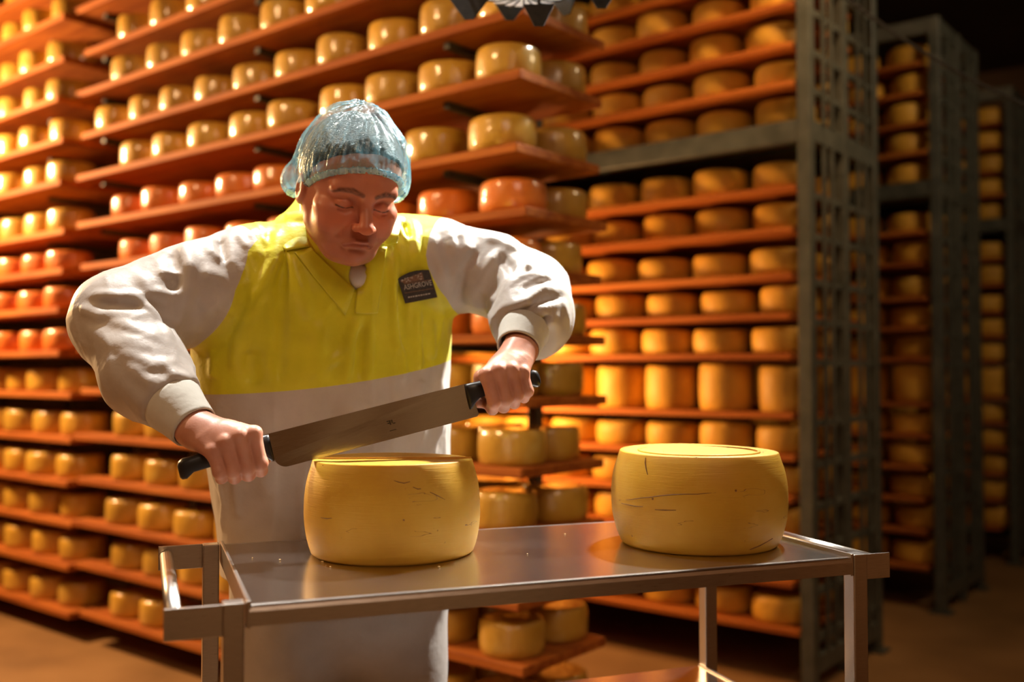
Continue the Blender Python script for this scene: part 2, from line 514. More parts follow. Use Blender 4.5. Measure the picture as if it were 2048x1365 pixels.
room = {}
def slab(name, cx, cy, x0, x1, y0, y1, z0, z1, mat):
    o = link(name, box_mesh(name, x0, x1, y0, y1, z0, z1), mat)
    o.location = (cx, cy, 0)
    o.rotation_euler = (0, 0, RZ)
    tag(o, kind='structure')
    return o
RX0, RX1, RY0, RY1 = -6.5, 3.4, -5.2, 7.5                      # room extents in rack axes about OC
slab('floor', OC[0], OC[1], RX0, RX1, RY0, RY1, -0.10, 0.0, M['floor'])
slab('ceiling', OC[0], OC[1], RX0, RX1, RY0, RY1, CEIL, CEIL + 0.1, M['ceiling'])
slab('wall_back', OC[0], OC[1], RX0, RX1, RY1, RY1 + 0.1, 0, CEIL, M['wall'])
slab('wall_front', OC[0], OC[1], RX0, RX1, RY0 - 0.1, RY0, 0, CEIL, M['wall'])
slab('wall_left', OC[0], OC[1], RX0 - 0.1, RX0, RY0, RY1, 0, CEIL, M['wall'])
slab('wall_right', OC[0], OC[1], RX1, RX1 + 0.1, RY0, RY1, 0, CEIL, M['wall'])

for k_, (v0, v1) in enumerate(((-4.75, -4.2), (-3.72, -3.5), (-3.3, -2.9))):
    slab('reflector_panel_%d' % (k_ + 1), OC[0], OC[1], RX1 - 0.05, RX1 - 0.002, v0, v1, 0.0, 2.3, M['panel'])  # unseen pale panels added for the knife blade to reflect

# ================================================================== cheese wheels on the racks
def drum_profile(r, h, e):
    return [(r * 0.55, 0.0), (r * 0.90, 0.0), (r * 0.96, e * 0.35), (r * 0.995, h * 0.25), (r, h * 0.5), (r * 0.995, h * 0.75),
            (r * 0.965, h - e * 0.45), (r * 0.91, h - e * 0.05), (r * 0.80, h), (r * 0.4, h)]

def wheel_set(prefix, r, h, e, wob, mat, n):
    out = []
    for i in range(n):
        rr = r * random.uniform(0.96, 1.04)
        hh = h * random.uniform(0.93, 1.06)
        me = lathe_mesh(prefix, drum_profile(rr, hh, e), n=36, wob=wob, wobz=0.002, seed=i + len(prefix))
        me.materials.append(mat)
        me.polygons.foreach_set('use_smooth', [True] * len(me.polygons))
        out.append(me)
    return out
W_YEL = wheel_set('wrapped_wheel', 0.105, 0.108, 0.016, 0.010, M['wrap_yellow'], 6)
W_ORA = wheel_set('orange_wheel', 0.104, 0.092, 0.018, 0.014, M['wrap_orange'], 5)
W_BAR = wheel_set('bare_wheel', 0.117, 0.106, 0.026, 0.006, M['rind'], 6)
W_TAL = wheel_set('tall_wheel', 0.112, 0.185, 0.024, 0.006, M['rind'], 4)

def in_view(p, z, m=90):
    d = p[1] * math.cos(PITCH) + (z - CAM[2]) * math.sin(PITCH)
    py = 682.5 - FPX * ((z - CAM[2]) * math.cos(PITCH) - p[1] * math.sin(PITCH)) / d
    px = 1024 + FPX * p[0] / d
    return -m < px < 2048 + m and -m < py < 1365 + m

def put_wheel(meshes, o2, u, v, z, label, group):
    p = uv(o2, u, v)
    if not in_view(p, z + 0.05):
        return None
    name = {'wrapped_wheel': 'wrapped_cheese', 'orange_wheel': 'orange_cheese', 'bare_wheel': 'bare_cheese', 'tall_wheel': 'tall_cheese'}[meshes[0].name.split('.')[0]]
    o = bpy.data.objects.new(name, random.choice(meshes))
    o.location = (p[0], p[1], z + 0.0005)
    o.rotation_euler = (0, 0, random.uniform(0, 6.28))
    tag(o, label, 'cheese', group)
    col.objects.link(o)
    return o

# ---- rack of long boards behind the man, and its neighbour further left
LEV_A = [0.149, 0.36, 0.548, 0.733, 0.923, 1.123, 1.311, 1.503, 1.677, 1.855, 2.071, 2.261, 2.44, 2.625, 2.817, 3.0]
BT = 0.028          # board thickness

def wood_rack(name, o2, u0, u1, levels, vjit, depth_rows, label, zoff=0.0):
    root = empty(name, (o2[0], o2[1], 0), RZ)
    tag(root, label, 'rack')
    for li, z in enumerate(levels):
        for row in range(depth_rows):
            d0 = row * 0.44 + (vjit[li] if row == 0 else 0.0)
            du = random.uniform(-0.03, 0.03)
            me = box_mesh('shelf_board', u0 + du, u1 + (random.uniform(-0.02, 0.02) if row else 0.0), d0, d0 + 0.425, z + zoff - BT, z + zoff, 0.003)
            link('shelf_board', me, M['wood'], root)
    top = levels[-1] + 0.25
    for (pu) in (u0 + 0.10, (u0 + u1) / 2 - 0.05, u1 - 0.34):
        for pv in (0.510,):
            link('post', box_mesh('post', pu - 0.02, pu + 0.02, pv - 0.02 + 0.005, pv + 0.02 + 0.005, 0.0, top, 0.003), M['rack_dark'], root)
        for z in levels:
            link('bracket', box_mesh('bracket', pu - 0.012, pu + 0.012, 0.06, 0.495, z + zoff - BT - 0.022, z + zoff - BT - 0.0005), M['rack_dark'], root)
    return root

jA = [random.uniform(-0.02, 0.03) for _ in LEV_A]
jB = [(-0.06 if k_ > 5 else -0.005) + random.uniform(-0.02, 0.02) for k_ in range(len(LEV_A))]
wood_rack('cheese_rack', OA, -2.50, 0.0, LEV_A, jA, 1, 'tall rack of long red-brown boards of wrapped wheels behind the man')
wood_rack('cheese_rack', OA, -4.45, -2.545, LEV_A, jB, 1, 'tall rack of red-brown boards at the far left edge', zoff=-0.02)

def is_orange(li, u):
    return li in (6, 7, 8) or (li == 9 and u < -1.15)

for li, z in enumerate(LEV_A):
    # long rack, front row
    us = []
    u = -0.135 + random.uniform(-0.03, 0.01)
    gap = random.random() < 0.4
    while u > -2.40:
        us.append(u)
        u -= random.uniform(0.240, 0.275)
    us = us[::-1]
    for i, u in enumerate(us):
        ora = is_orange(li, u)
        put_wheel(W_ORA if ora else W_YEL, OA, u, 0.118 + jA[li] + random.uniform(-0.008, 0.006), z,
                  'plastic-wrapped %s cheese wheel, %s from left end, %s board up, long rack behind the man' % ('orange' if ora else 'yellow', ORD[i], ORD[li]),
                  'wrapped wheels on the long rack')
    # second row and rear board, seen at the open right end
    ora = li in (7, 8)
    for (uu, vv, txt) in ((-0.14, 0.340, 'rear row at right end'), (-0.40, 0.345, 'rear row second from right end')):
        put_wheel(W_YEL, OA, uu + random.uniform(-0.02, 0.02), vv + (jA[li] if vv < 0.4 else 0), z,
                  'plastic-wrapped yellow cheese wheel, %s, %s board up, rack behind man' % (txt, ORD[li]),
                  'wrapped wheels on the long rack')
    # far-left rack
    us = []
    u = -2.69 + random.uniform(-0.02, 0.01)
    while u > -4.3:
        us.append(u)
        u -= random.uniform(0.240, 0.275)
    for i, u in enumerate(us):
        ora = li in (6, 7, 8)
        put_wheel(W_ORA if ora else W_YEL, OA, u, 0.125 + jB[li] + random.uniform(-0.015, 0.02), z - 0.02,
                  'plastic-wrapped %s cheese wheel, %s from right end, %s board up, rack at far left' % ('orange' if ora else 'yellow', ORD[i], ORD[li]),
                  'wrapped wheels on the far-left rack')

# ---- steel racks on the right
LEV_C = [0.224, 0.40, 0.56, 0.721, 0.88, 1.039, 1.269, 1.424, 1.577, 1.752, 1.911, 2.16, 2.315, 2.463, 2.62, 2.77]
RL = 2.7            # rack length
RD = 0.756          # rack depth
RH = 2.98

def steel_rack(o2, label, length):
    root = empty('steel_rack', (o2[0], o2[1], 0), RZ)
    tag(root, label, 'rack')
    p = 0.052
    for u in (-p / 2, -length):
        for k, v in enumerate((0.0, RD / 2 - p / 2, RD - p)):
            link('post', box_mesh('post', u - p / 2, u + p / 2, v, v + p, 0.0, RH, 0.003), M['rack_steel'], root)
    for z0, z1 in ((2.075, 2.157), (RH - 0.075, RH), (0.06, 0.13)):
        for v in (0.004, RD - p + 0.004) if z0 > 0.1 else (RD - p + 0.004,):
            link('beam', box_mesh('beam', -length + p / 2, -p, v, v + p * 0.8, z0, z1, 0.003), M['rack_steel'], root)
        for u in (-p / 2, -length):
            for (va, vb) in ((p, RD / 2 - p / 2), (RD / 2 + p / 2, RD - p)):
                link('end_rail', box_mesh('end_rail', u - p * 0.4, u + p * 0.4, va, vb, z0, z1, 0.003), M['rack_steel'], root)
    for z in LEV_C:
        if z != 2.16:
            for v0 in (0.008, 0.388):
                link('shelf_board', box_mesh('shelf_board', -length + 0.03, -p - 0.003 - random.uniform(0, 0.05), v0, v0 + 0.352, z - 0.024, z, 0.003), M['wood'], root)
        for (va, vb) in ((p, RD / 2 - p / 2), (RD / 2 + p / 2, RD - p)):
            link('end_rail', box_mesh('end_rail', -p * 0.8, -p * 0.25, va, vb, z - 0.050, z - 0.026), M['rack_steel'], root)
    # thin uprights of the end lattice
    for v in (0.155, 0.235, 0.53, 0.61):
        for (za, zb) in ((0.13, 2.075), (2.157, RH - 0.075)):
            link('lattice_bar', box_mesh('lattice_bar', -p * 0.24, -p * 0.02, v - 0.011, v + 0.011, za, zb), M['rack_steel'], root)
    for v in (0.0, RD - p):
        for u in (-p / 2, -length):
            link('foot', box_mesh('foot', u - 0.05, u + 0.05, v - 0.02, v + p + 0.02, 0.0, 0.012), M['rack_steel'], root)
    if True:
        for v0 in (0.008, 0.388):
            link('deck', box_mesh('deck', -length + 0.03, -p - 0.004, v0 + 0.045, v0 + 0.31, 2.14, 2.1595), M['rack_steel'], root)
    return root

RACKS = [(OC, 2.7, 'steel rack right of man', 9, 'wheels on the first steel rack'),
         (uv(OC, 0.03, 1.576), 2.0, 'second dark steel rack', 4, 'wheels on the second steel rack'),
         (uv(OC, 0.03, 3.15), 2.0, 'rack at right edge', 4, 'wheels on the third steel rack')]
RLAB = ['grey-green steel rack of bare yellow wheels right of the man',
        'second dark steel rack of wheels, between the nearest and rightmost racks',
        'farthest dark steel rack cut by the right picture edge']
for ri, (o2, ln, where, nmax, grp) in enumerate(RACKS):
    steel_rack(o2, RLAB[ri], ln)
    for li, z in enumerate(LEV_C):
        tall = (li == 5)
        u = -0.052 - 0.125 + random.uniform(-0.02, 0.015)
        for i in range(nmax):
            if u < -ln + 0.15:
                break
            put_wheel(W_TAL if tall else W_BAR, o2, u, 0.155 + random.uniform(-0.012, 0.02), z,
                      '%s yellow cheese wheel, %s from post, %s shelf up, %s' % ('tall' if tall else 'bare', ORD[i], ORD[li], where), grp)
            u -= random.uniform(0.250, 0.272)
        if ri < 2: put_wheel(W_TAL if tall else W_BAR, o2, -0.19 + random.uniform(-0.02, 0.01), 0.57, z,
                  '%s yellow cheese wheel, rear row by post, %s shelf up, %s' % ('tall' if tall else 'bare', ORD[li], where), grp)

# ================================================================== work table (stainless trolley)
TZ = 0.90
t_nl = Pz(499, 1212, TZ)[:2]
t_nr = Pz(1703, 1116, TZ)[:2]
LX = (t_nr - t_nl); TL = np.linalg.norm(LX); LX /= TL
WY = np.array([-LX[1], LX[0]])
TW = float((Pz(407, 1091, TZ)[:2] - t_nl) @ WY)
TRZ = math.atan2(LX[1], LX[0])
table = empty('work_table', (t_nl[0], t_nl[1], 0), TRZ)
tag(table, 'stainless steel trolley table carrying the two big cheese wheels', 'table')
def tpart(name, x0, x1, y0, y1, z0, z1, bev=0.0015, mat='steel', segs=2):
    return link(name, box_mesh(name, x0, x1, y0, y1, z0, z1, bev, segs), M[mat], table)
link('table_top', box_mesh('table_top', 0, TL, 0.0, TW, TZ - 0.004, TZ, 0.001), M['steel_top'], table)
# front and rear aprons with rolled edges
def apron(y, s):
    bm = bmesh.new()
    prof = [(0.010 * s, 0.000), (0.004 * s, 0.0005), (0.0, -0.003), (-0.002 * s, -0.008), (-0.002 * s, -0.027), (0.002 * s, -0.027), (0.006 * s, -0.008)]
    ra = [bm.verts.new((0.0, y + a, TZ + b)) for a, b in prof]
    rb = [bm.verts.new((TL, y + a, TZ + b)) for a, b in prof]
    n = len(prof)
    for i in range(n):
        bm.faces.new((ra[i], ra[(i + 1) % n], rb[(i + 1) % n], rb[i]))
    bm.faces.new(ra); bm.faces.new(rb)
    bmesh.ops.recalc_face_normals(bm, faces=bm.faces[:])
    return link('apron', bm_mesh('apron', bm), M['steel'], table, smooth=False)
apron(0.0, 1); apron(TW, -1)
for x0 in (-0.004, TL - 0.002):
    tpart('end_rim', x0, x0 + 0.006, -0.001, TW + 0.001, TZ - 0.030, TZ + 0.006)
PW = 0.027
LEGS = [(-0.006 - PW, 0.0), (-0.006 - PW, TW - PW), (TL + 0.005, 0.0), (TL + 0.005, TW - PW)]
for (lx, ly) in LEGS:
    lg = tpart('leg', lx, lx + PW, ly, ly + PW, 0.085, TZ + 0.004, 0.002)
    cs = link('caster', lathe_mesh('caster', [(0.012, -0.012), (0.036, -0.012), (0.04, -0.006), (0.04, 0.006), (0.036, 0.012), (0.012, 0.012)], n=24), M['rubber'], lg, smooth=False)
    cs.rotation_euler = (math.pi / 2, 0, 0)
    cs.location = (lx + PW / 2, ly + PW / 2, 0.0405)
    link('caster_fork', box_mesh('caster_fork', lx + PW / 2 - 0.012, lx + PW / 2 + 0.012, ly + PW / 2 - 0.019, ly + PW / 2 - 0.015, 0.036, 0.085), M['steel'], lg)
# handle brackets and push bars
for sgn, xb in ((-1, -0.006 - PW), (1, TL + 0.005 + PW)):
    ln_ = 0.072 if sgn < 0 else 0.047
    for y0 in (0.002, TW - 0.007):
        x0, x1 = (xb - ln_, xb) if sgn < 0 else (xb, xb + ln_)
        tpart('handle_bracket', x0, x1, y0, y0 + 0.005, TZ - 0.038, TZ + 0.003, 0.001)
    xr = xb + sgn * (ln_ - 0.013)
    link('push_bar', tube_mesh('push_bar', [(xr, 0.008, TZ - 0.014), (xr, TW - 0.008, TZ - 0.014)], 0.0112, n=20), M['steel'], table, smooth=True)
LZ = 0.594
tpart('lower_shelf', 0.0, TL, 0.004, TW - 0.004, LZ - 0.018, LZ, 0.002, 'steel_top')
for x0 in (-0.006, TL):
    tpart('shelf_bracket', x0, x0 + 0.005, 0.004, TW - 0.004, LZ - 0.02, LZ + 0.004)

# ================================================================== the two big wheels
def big_wheel(center, R, H, label, name, seed, tb=0.925, bb=0.935):
    root = empty(name, (center[0], center[1], TZ + 0.0006), 0.3)
    tag(root, label, 'cheese')
    prof = [(R * 0.3, 0.0), (R * (bb - 0.03), 0.0), (R * bb, 0.004)]
    nz = 14
    for i in range(1, nz):
        t = i / nz
        base = bb + (tb - bb) * t
        bulge = (1.0 - 0.5 * (bb + tb)) * (1 - abs(2 * t - 1) ** 2.3)
        prof.append((R * (base + bulge), 0.004 + (H - 0.008) * t))
    prof += [(R * (tb + 0.002), H - 0.0016), (R * (tb - 0.006), H - 0.0002), (R * (tb - 0.05), H), (R * 0.7, H - 0.0012), (R * 0.35, H - 0.001)]
    me = lathe_mesh('rind', prof, n=112, wob=0.0022, wobz=0.0012, seed=seed)
    o = link('rind', me, M['cheese'], root, smooth=True)
    return root
C1 = np.array([*P(786, 1000, 1.682)[:2]]); R1 = 0.1465; H1 = 0.155
C2 = np.array([*P(1397, 1000, 1.768)[:2]]); R2 = 0.1535; H2 = 0.162
ch1 = big_wheel(C1, R1, H1, 'large yellow cheese wheel under the knife, a cut scored across its top', 'large_cheese', 3, tb=0.908, bb=0.925)
ch2 = big_wheel(C2, R2, H2, 'large uncut yellow cheese wheel standing right on the steel table', 'large_cheese', 5, tb=0.900, bb=0.890)
# scored cut across the top of the first wheel
sc = link('scored_cut', box_mesh('scored_cut', -R1 * 0.90, R1 * 0.90, -0.0012, 0.0012, H1 - 0.0025, H1 + 0.0022), M['cut_line'], ch1)
sc.rotation_euler = (0, 0, math.atan2(0.346, 0.938) - 0.3 - 0.30)
# shallow ring pressed into the top of the second wheel
link('pressed_ring', lathe_mesh('pressed_ring', [(R2 * 0.66, H2 - 0.003), (R2 * 0.70, H2 - 0.003), (R2 * 0.695, H2 + 0.0004), (R2 * 0.665, H2 + 0.0004)], n=72, pole=False), M['cheese'], ch2, smooth=True)

# hairline cracks in the rinds, following the barrel surface
def on_wheel(px, py, C, R, H, tb, bb):
    d = ray(px, py); d /= np.linalg.norm(d)
    t = np.arange(1.3, 2.1, 0.0005)
    p = CAM + d * t[:, None]
    tt = np.clip((p[:, 2] - TZ) / H, 0, 1)
    rad = R * (bb + (tb - bb) * tt + (1.0 - 0.5 * (bb + tb)) * (1 - np.abs(2 * tt - 1) ** 2.3))
    ins = np.linalg.norm(p[:, :2] - C, axis=1) < rad
    return p[np.argmax(ins)]
def crack(root, C, R, H, tb, bb, pts, r):
    loc = np.array([C[0], C[1], TZ + 0.0006])
    w = [on_wheel(x, y, C, R, H, tb, bb) - loc for x, y in pts]
    ca_, sa_ = math.cos(-0.3), math.sin(-0.3)
    w = [(q[0] * ca_ - q[1] * sa_, q[0] * sa_ + q[1] * ca_, q[2]) for q in w]
    n = len(w)
    link('crack', tube_mesh('crack', w, [r * (0.35 + 0.65 * math.sin(math.pi * (i + 0.5) / n)) for i in range(n)], n=6), M['crack'], root)
for pts in ([(1238, 1001), (1258, 1000), (1280, 997), (1300, 995), (1322, 992), (1345, 990), (1370, 989), (1395, 989), (1415, 987), (1432, 986)],
            [(1243, 1007), (1256, 1010), (1270, 1013), (1286, 1014)], [(1291, 916), (1290, 926), (1292, 938), (1295, 950)], [(1310, 1020), (1330, 1021), (1352, 1021)], [(1500, 1100), (1520, 1092), (1545, 1078)]):
    crack(ch2, C2, R2, H2, 0.900, 0.890, pts, 0.0009)
for pts in ([(788, 962), (798, 965), (808, 967), (820, 964)], [(826, 975), (836, 979), (842, 978)], [(860, 985), (875, 992), (890, 1000)], [(642, 1036), (654, 1038), (664, 1037)]):
    crack(ch1, C1, R1, H1, 0.908, 0.925, pts, 0.0008)

crumbs = [(652, 1133), (661, 1136), (645, 1126), (505, 1118), (560, 1122), (878, 1136), (1055, 1110), (1130, 1070)]
CW = ['left of the cut cheese wheel', 'nearest the cut wheel on its left', 'behind its two neighbours', 'by the left rim of the table', 'between the left rim and the cut wheel',
      'under the front right of the cut wheel', 'between the two big wheels', 'towards the rear edge between the wheels']
for i, (a, b_) in enumerate(crumbs):
    p = Pz(a, b_, TZ)
    bm = bmesh.new()
    bmesh.ops.create_icosphere(bm, subdivisions=1, radius=0.0013 + 0.0006 * (i % 3))
    for vtx in bm.verts:
        vtx.co *= random.uniform(0.7, 1.2)
        vtx.co.z *= 0.6
    lo = min(vtx.co.z for vtx in bm.verts)
    for vtx in bm.verts:
        vtx.co.z -= lo
    o = link('cheese_crumb', bm_mesh('cheese_crumb', bm), M['crumb'])
    o.location = (p[0], p[1], TZ + 0.0003)
    tag(o, 'tiny cheese crumb on the steel table, ' + CW[i], 'crumb', 'cheese crumbs')

# ================================================================== knife
KH = np.array([0.938, 0.346]); KH /= np.linalg.norm(KH)
KS = 0.237
K = np.array([KH[0], KH[1], KS]); K /= np.linalg.norm(K)
NK = np.array([KH[1], -KH[0], 0.0])                 # towards the camera
UK = np.cross(NK, K); UK = UK if UK[2] > 0 else -UK
def kpt(k, z_off=0.0):
    """point on the knife's spine line, k metres (horizontal) along from the cheese axis"""
    p = C1 + KH * k
    return np.array([p[0], p[1], 1.1505 + KS * k + z_off])
k_l, k_r = -0.212, 0.129
knife = empty('cheese_knife', tuple(kpt(k_l)))
knife.rotation_euler = Matrix((tuple(K), tuple(-NK), tuple(UK))).transposed().to_euler()
tag(knife, 'long two-handled cheese knife with black handles held over the cut wheel', 'knife')
BL = float(np.linalg.norm(kpt(k_r) - kpt(k_l)))
BH = 0.0605
def blade_mesh():
    # outline in local x (along), z (up); thin wedge in y
    out = [(0, 0), (BL, 0)]
    out += [(BL + 0.007, -BH * 0.45), (BL + 0.010, -BH + 0.003), (BL + 0.006, -BH)]
    n = 8
    for i in range(n + 1):
        a = math.pi / 2 * i / n
        out.append((0.026 - 0.020 * math.sin(a), -BH + 0.020 * (1 - math.cos(a)) + 0.001))
    out += [(0.003, -BH * 0.4)]
    bm = bmesh.new()
    def th(z):
        return 0.0014 if z > -BH * 0.6 else 0.0014 * max(0.12, (z + BH) / (BH * 0.4))
    fa = [bm.verts.new((x, -th(z), z)) for x, z in out]
    fb = [bm.verts.new((x, th(z), z)) for x, z in out]
    n = len(out)
    bm.faces.new(fa); bm.faces.new(list(reversed(fb)))
    for i in range(n):
        bm.faces.new((fa[i], fb[i], fb[(i + 1) % n], fa[(i + 1) % n]))
    bmesh.ops.recalc_face_normals(bm, faces=bm.faces[:])
    return bm_mesh('blade', bm)
bl = link('blade', blade_mesh(), M['blade'], knife)
# small etched mark on the blade
def strip(bm, x0, x1, z0, z1, y=-0.00165):
    add_box(bm, (0, 0, 0), X3, Y3, Z3, x0, x1, y, y + 0.0003, z0, z1)
bm = bmesh.new()
for (a, b_, c, d) in ((0.199, 0.206, -0.030, -0.0285), (0.2035, 0.2055, -0.036, -0.030), (0.200, 0.2035, -0.0335, -0.032), (0.207, 0.209, -0.034, -0.0285),
                      (0.209, 0.213, -0.0355, -0.034), (0.201, 0.212, -0.0465, -0.0455)):
    strip(bm, a, b_, c, d)
link('etched_mark', bm_mesh('etched_mark', bm), M['rack_dark'], bl)

def handle_mesh(x_in, x_out, hook):
    """handle lofted along local x, flared into a deep bolster at the blade, rounded pommel at the end"""
    s = 1 if x_out > x_in else -1
    L = abs(x_out - x_in)
    st = [(0.000, -0.0005, -0.046, 0.0065), (0.004, -0.0005, -0.045, 0.0090), (0.013, -0.0005, -0.036, 0.0100), (0.022, -0.001, -0.030, 0.0105), (0.045, -0.001, -0.0285, 0.0115),
          (0.075, -0.001, -0.0295, 0.0118), (0.100, -0.002, -0.029, 0.0112), (L - 0.022, -0.004, -0.030, 0.0112), (L - 0.010, -0.004, -0.0375, 0.0120), (L - 0.003, -0.008, -0.037, 0.0105), (L, -0.014, -0.033, 0.006)]
    bm = bmesh.new()
    rings = []
    n = 16
    for (x, zt, zb, w) in st:
        cz, hz = (zt + zb) / 2, (zt - zb) / 2
        ring = []
        for k in range(n):
            a = 2 * math.pi * k / n
            ca, sa = math.cos(a), math.sin(a)
            e = 0.75
            ring.append(bm.verts.new((x_in + s * x, w * math.copysign(abs(ca) ** e, ca), cz + hz * math.copysign(abs(sa) ** e, sa))))
        rings.append(ring)
    for i in range(len(rings) - 1):
        for k in range(n):
            bm.faces.new((rings[i][k], rings[i][(k + 1) % n], rings[i + 1][(k + 1) % n], rings[i + 1][k]))
    bm.faces.new(rings[0]); bm.faces.new(rings[-1])
    bmesh.ops.recalc_face_normals(bm, faces=bm.faces[:])
    return bm_mesh('handle', bm)
link('handle', handle_mesh(0.006, -0.140, True), M['black_plastic'], knife, smooth=True)
link('handle', handle_mesh(BL - 0.004, BL + 0.134, False), M['black_plastic'], knife, smooth=True)

# ================================================================== overhead lamp, top of the picture
lz = 2.085
lc = P(1048, -10, 2.28)
lamp = empty('overhead_lamp', (lc[0], lc[1], lz))
tag(lamp, 'overhead lamp with ribbed white diffuser and black pointed flaps, at top edge', 'lamp')
LR = 0.125
link('diffuser', lathe_mesh('diffuser', [(0.02, -0.012), (LR * 0.6, -0.009), (LR * 0.86, 0.0), (LR, 0.018), (LR * 1.08, 0.08), (LR * 1.1, 0.14)], n=48, pole=True), M['diffuser'], lamp, smooth=True)
for k in range(20):
    a = 2 * math.pi * k / 20
    pts = [(r * math.cos(a), r * math.sin(a), z) for r, z in ((0.03, -0.0135), (LR * 0.6, -0.011), (LR * 0.865, -0.002), (LR * 1.012, 0.018), (LR * 1.092, 0.08), (LR * 1.11, 0.14))]
    link('rib', tube_mesh('rib', pts, 0.0022, n=6), M['black_fabric'], lamp)
link('housing', lathe_mesh('housing', [(LR * 1.12, 0.14), (LR * 1.5, 0.15), (LR * 1.5, 0.20), (0.04, 0.30)], n=32), M['black_fabric'], lamp, smooth=False)
def flap(a, r, w, h, ztop, face=None):
    bm = bmesh.new()
    ca, sa = math.cos(a), math.sin(a)
    c = Vector((r * ca, r * sa, 0)); fa = a if face is None else face; t = Vector((-math.sin(fa), math.cos(fa), 0)); n_ = Vector((math.cos(fa), math.sin(fa), 0))
    pts = [c - t * w + Z3 * ztop, c + t * w + Z3 * ztop, c + t * 0.010 + n_ * 0.01 - Z3 * h, c - t * 0.010 + n_ * 0.01 - Z3 * h]
    f = [bm.verts.new(p - n_ * 0.002) for p in pts]; g = [bm.verts.new(p + n_ * 0.002) for p in pts]
    bm.faces.new(f); bm.faces.new(list(reversed(g)))
    for i in range(4):
        bm.faces.new((f[i], g[i], g[(i + 1) % 4], f[(i + 1) % 4]))
    bmesh.ops.recalc_face_normals(bm, faces=bm.faces[:])
    link('flap', bm_mesh('flap', bm), M['black_fabric'], lamp)
for a, r, w, tipz in ((-2.66, 0.140, 0.046, P(940, 42, 2.215)[2]), (-1.35, 0.140, 0.034, P(1075, 56, 2.143)[2]), (-0.25, 0.180, 0.040, P(1200, 20, 2.235)[2]), (0.8, 0.14, 0.05, lz - 0.02), (1.8, 0.14, 0.05, lz - 0.02), (2.75, 0.14, 0.05, lz - 0.02)):
    flap(a, r, w, lz - tipz, (tipz - lz) + 0.052, -math.pi / 2 if a < -0.2 else None)
    link('strut', tube_mesh('strut', [(r * math.cos(a), r * math.sin(a), (tipz - lz) + 0.05), (LR * 1.4 * math.cos(a), LR * 1.4 * math.sin(a), 0.155)], 0.004, n=6), M['black_fabric'], lamp)
link('hanging_cord', tube_mesh('hanging_cord', [(0, 0, 0.29), (0, 0, CEIL - lz)], 0.006, n=8), M['black_fabric'], lamp)

# sagging cable, upper right
ca, cb = P(1620, -60, 3.3), P(2100, 232, 3.3)
cpts = []
for i in range(25):
    t = i / 24
    p = ca * (1 - t) + cb * t
    cpts.append((p[0], p[1], p[2] - 0.045 * math.sin(math.pi * t)))
e0 = (ca[0] - 0.9, ca[1] + 0.2, CEIL)
e1 = (cb[0] + 0.9, cb[1] + 0.1, cb[2] - 0.20)
cb_o = link('cable', tube_mesh('cable', [e0] + cpts + [e1, (e1[0] + 0.05, e1[1], 0.0)], 0.0055, n=8), M['black_fabric'], smooth=True)
tag(cb_o, 'thin dark cable slung across the upper right in front of the racks', 'cable')

# ================================================================== sculpting tools (signed distance + surface nets)
def v3(*a):
    return np.array(a, dtype=np.float64)

def smin(a, b, k):
    h = np.clip(0.5 + 0.5 * (b - a) / k, 0, 1)
    return b + (a - b) * h - k * h * (1 - h)

def smax(a, b, k):
    return -smin(-a, -b, k)

def sd_sphere(p, c, r):
    return np.linalg.norm(p - c, axis=1) - r

def sd_ell(p, c, r):
    q = p - c
    r = np.asarray(r)
    k0 = np.linalg.norm(q / r, axis=1)
    k1 = np.linalg.norm(q / (r * r), axis=1)
    return k0 * (k0 - 1.0) / np.maximum(k1, 1e-9)

def seg_t(p, a, b):
    ab = b - a
    return np.clip(((p - a) @ ab) / max(ab @ ab, 1e-12), 0, 1)

def sd_cone(p, a, b, ra, rb):
    t = seg_t(p, a, b)
    return np.linalg.norm(p - (a + t[:, None] * (b - a)), axis=1) - (ra + (rb - ra) * t)

def sd_chain(p, pts, rs, k=0.0):
    d = None
    for i in range(len(pts) - 1):
        e = sd_cone(p, pts[i], pts[i + 1], rs[i], rs[i + 1])
        d = e if d is None else (smin(d, e, k) if k > 0 else np.minimum(d, e))
    return d

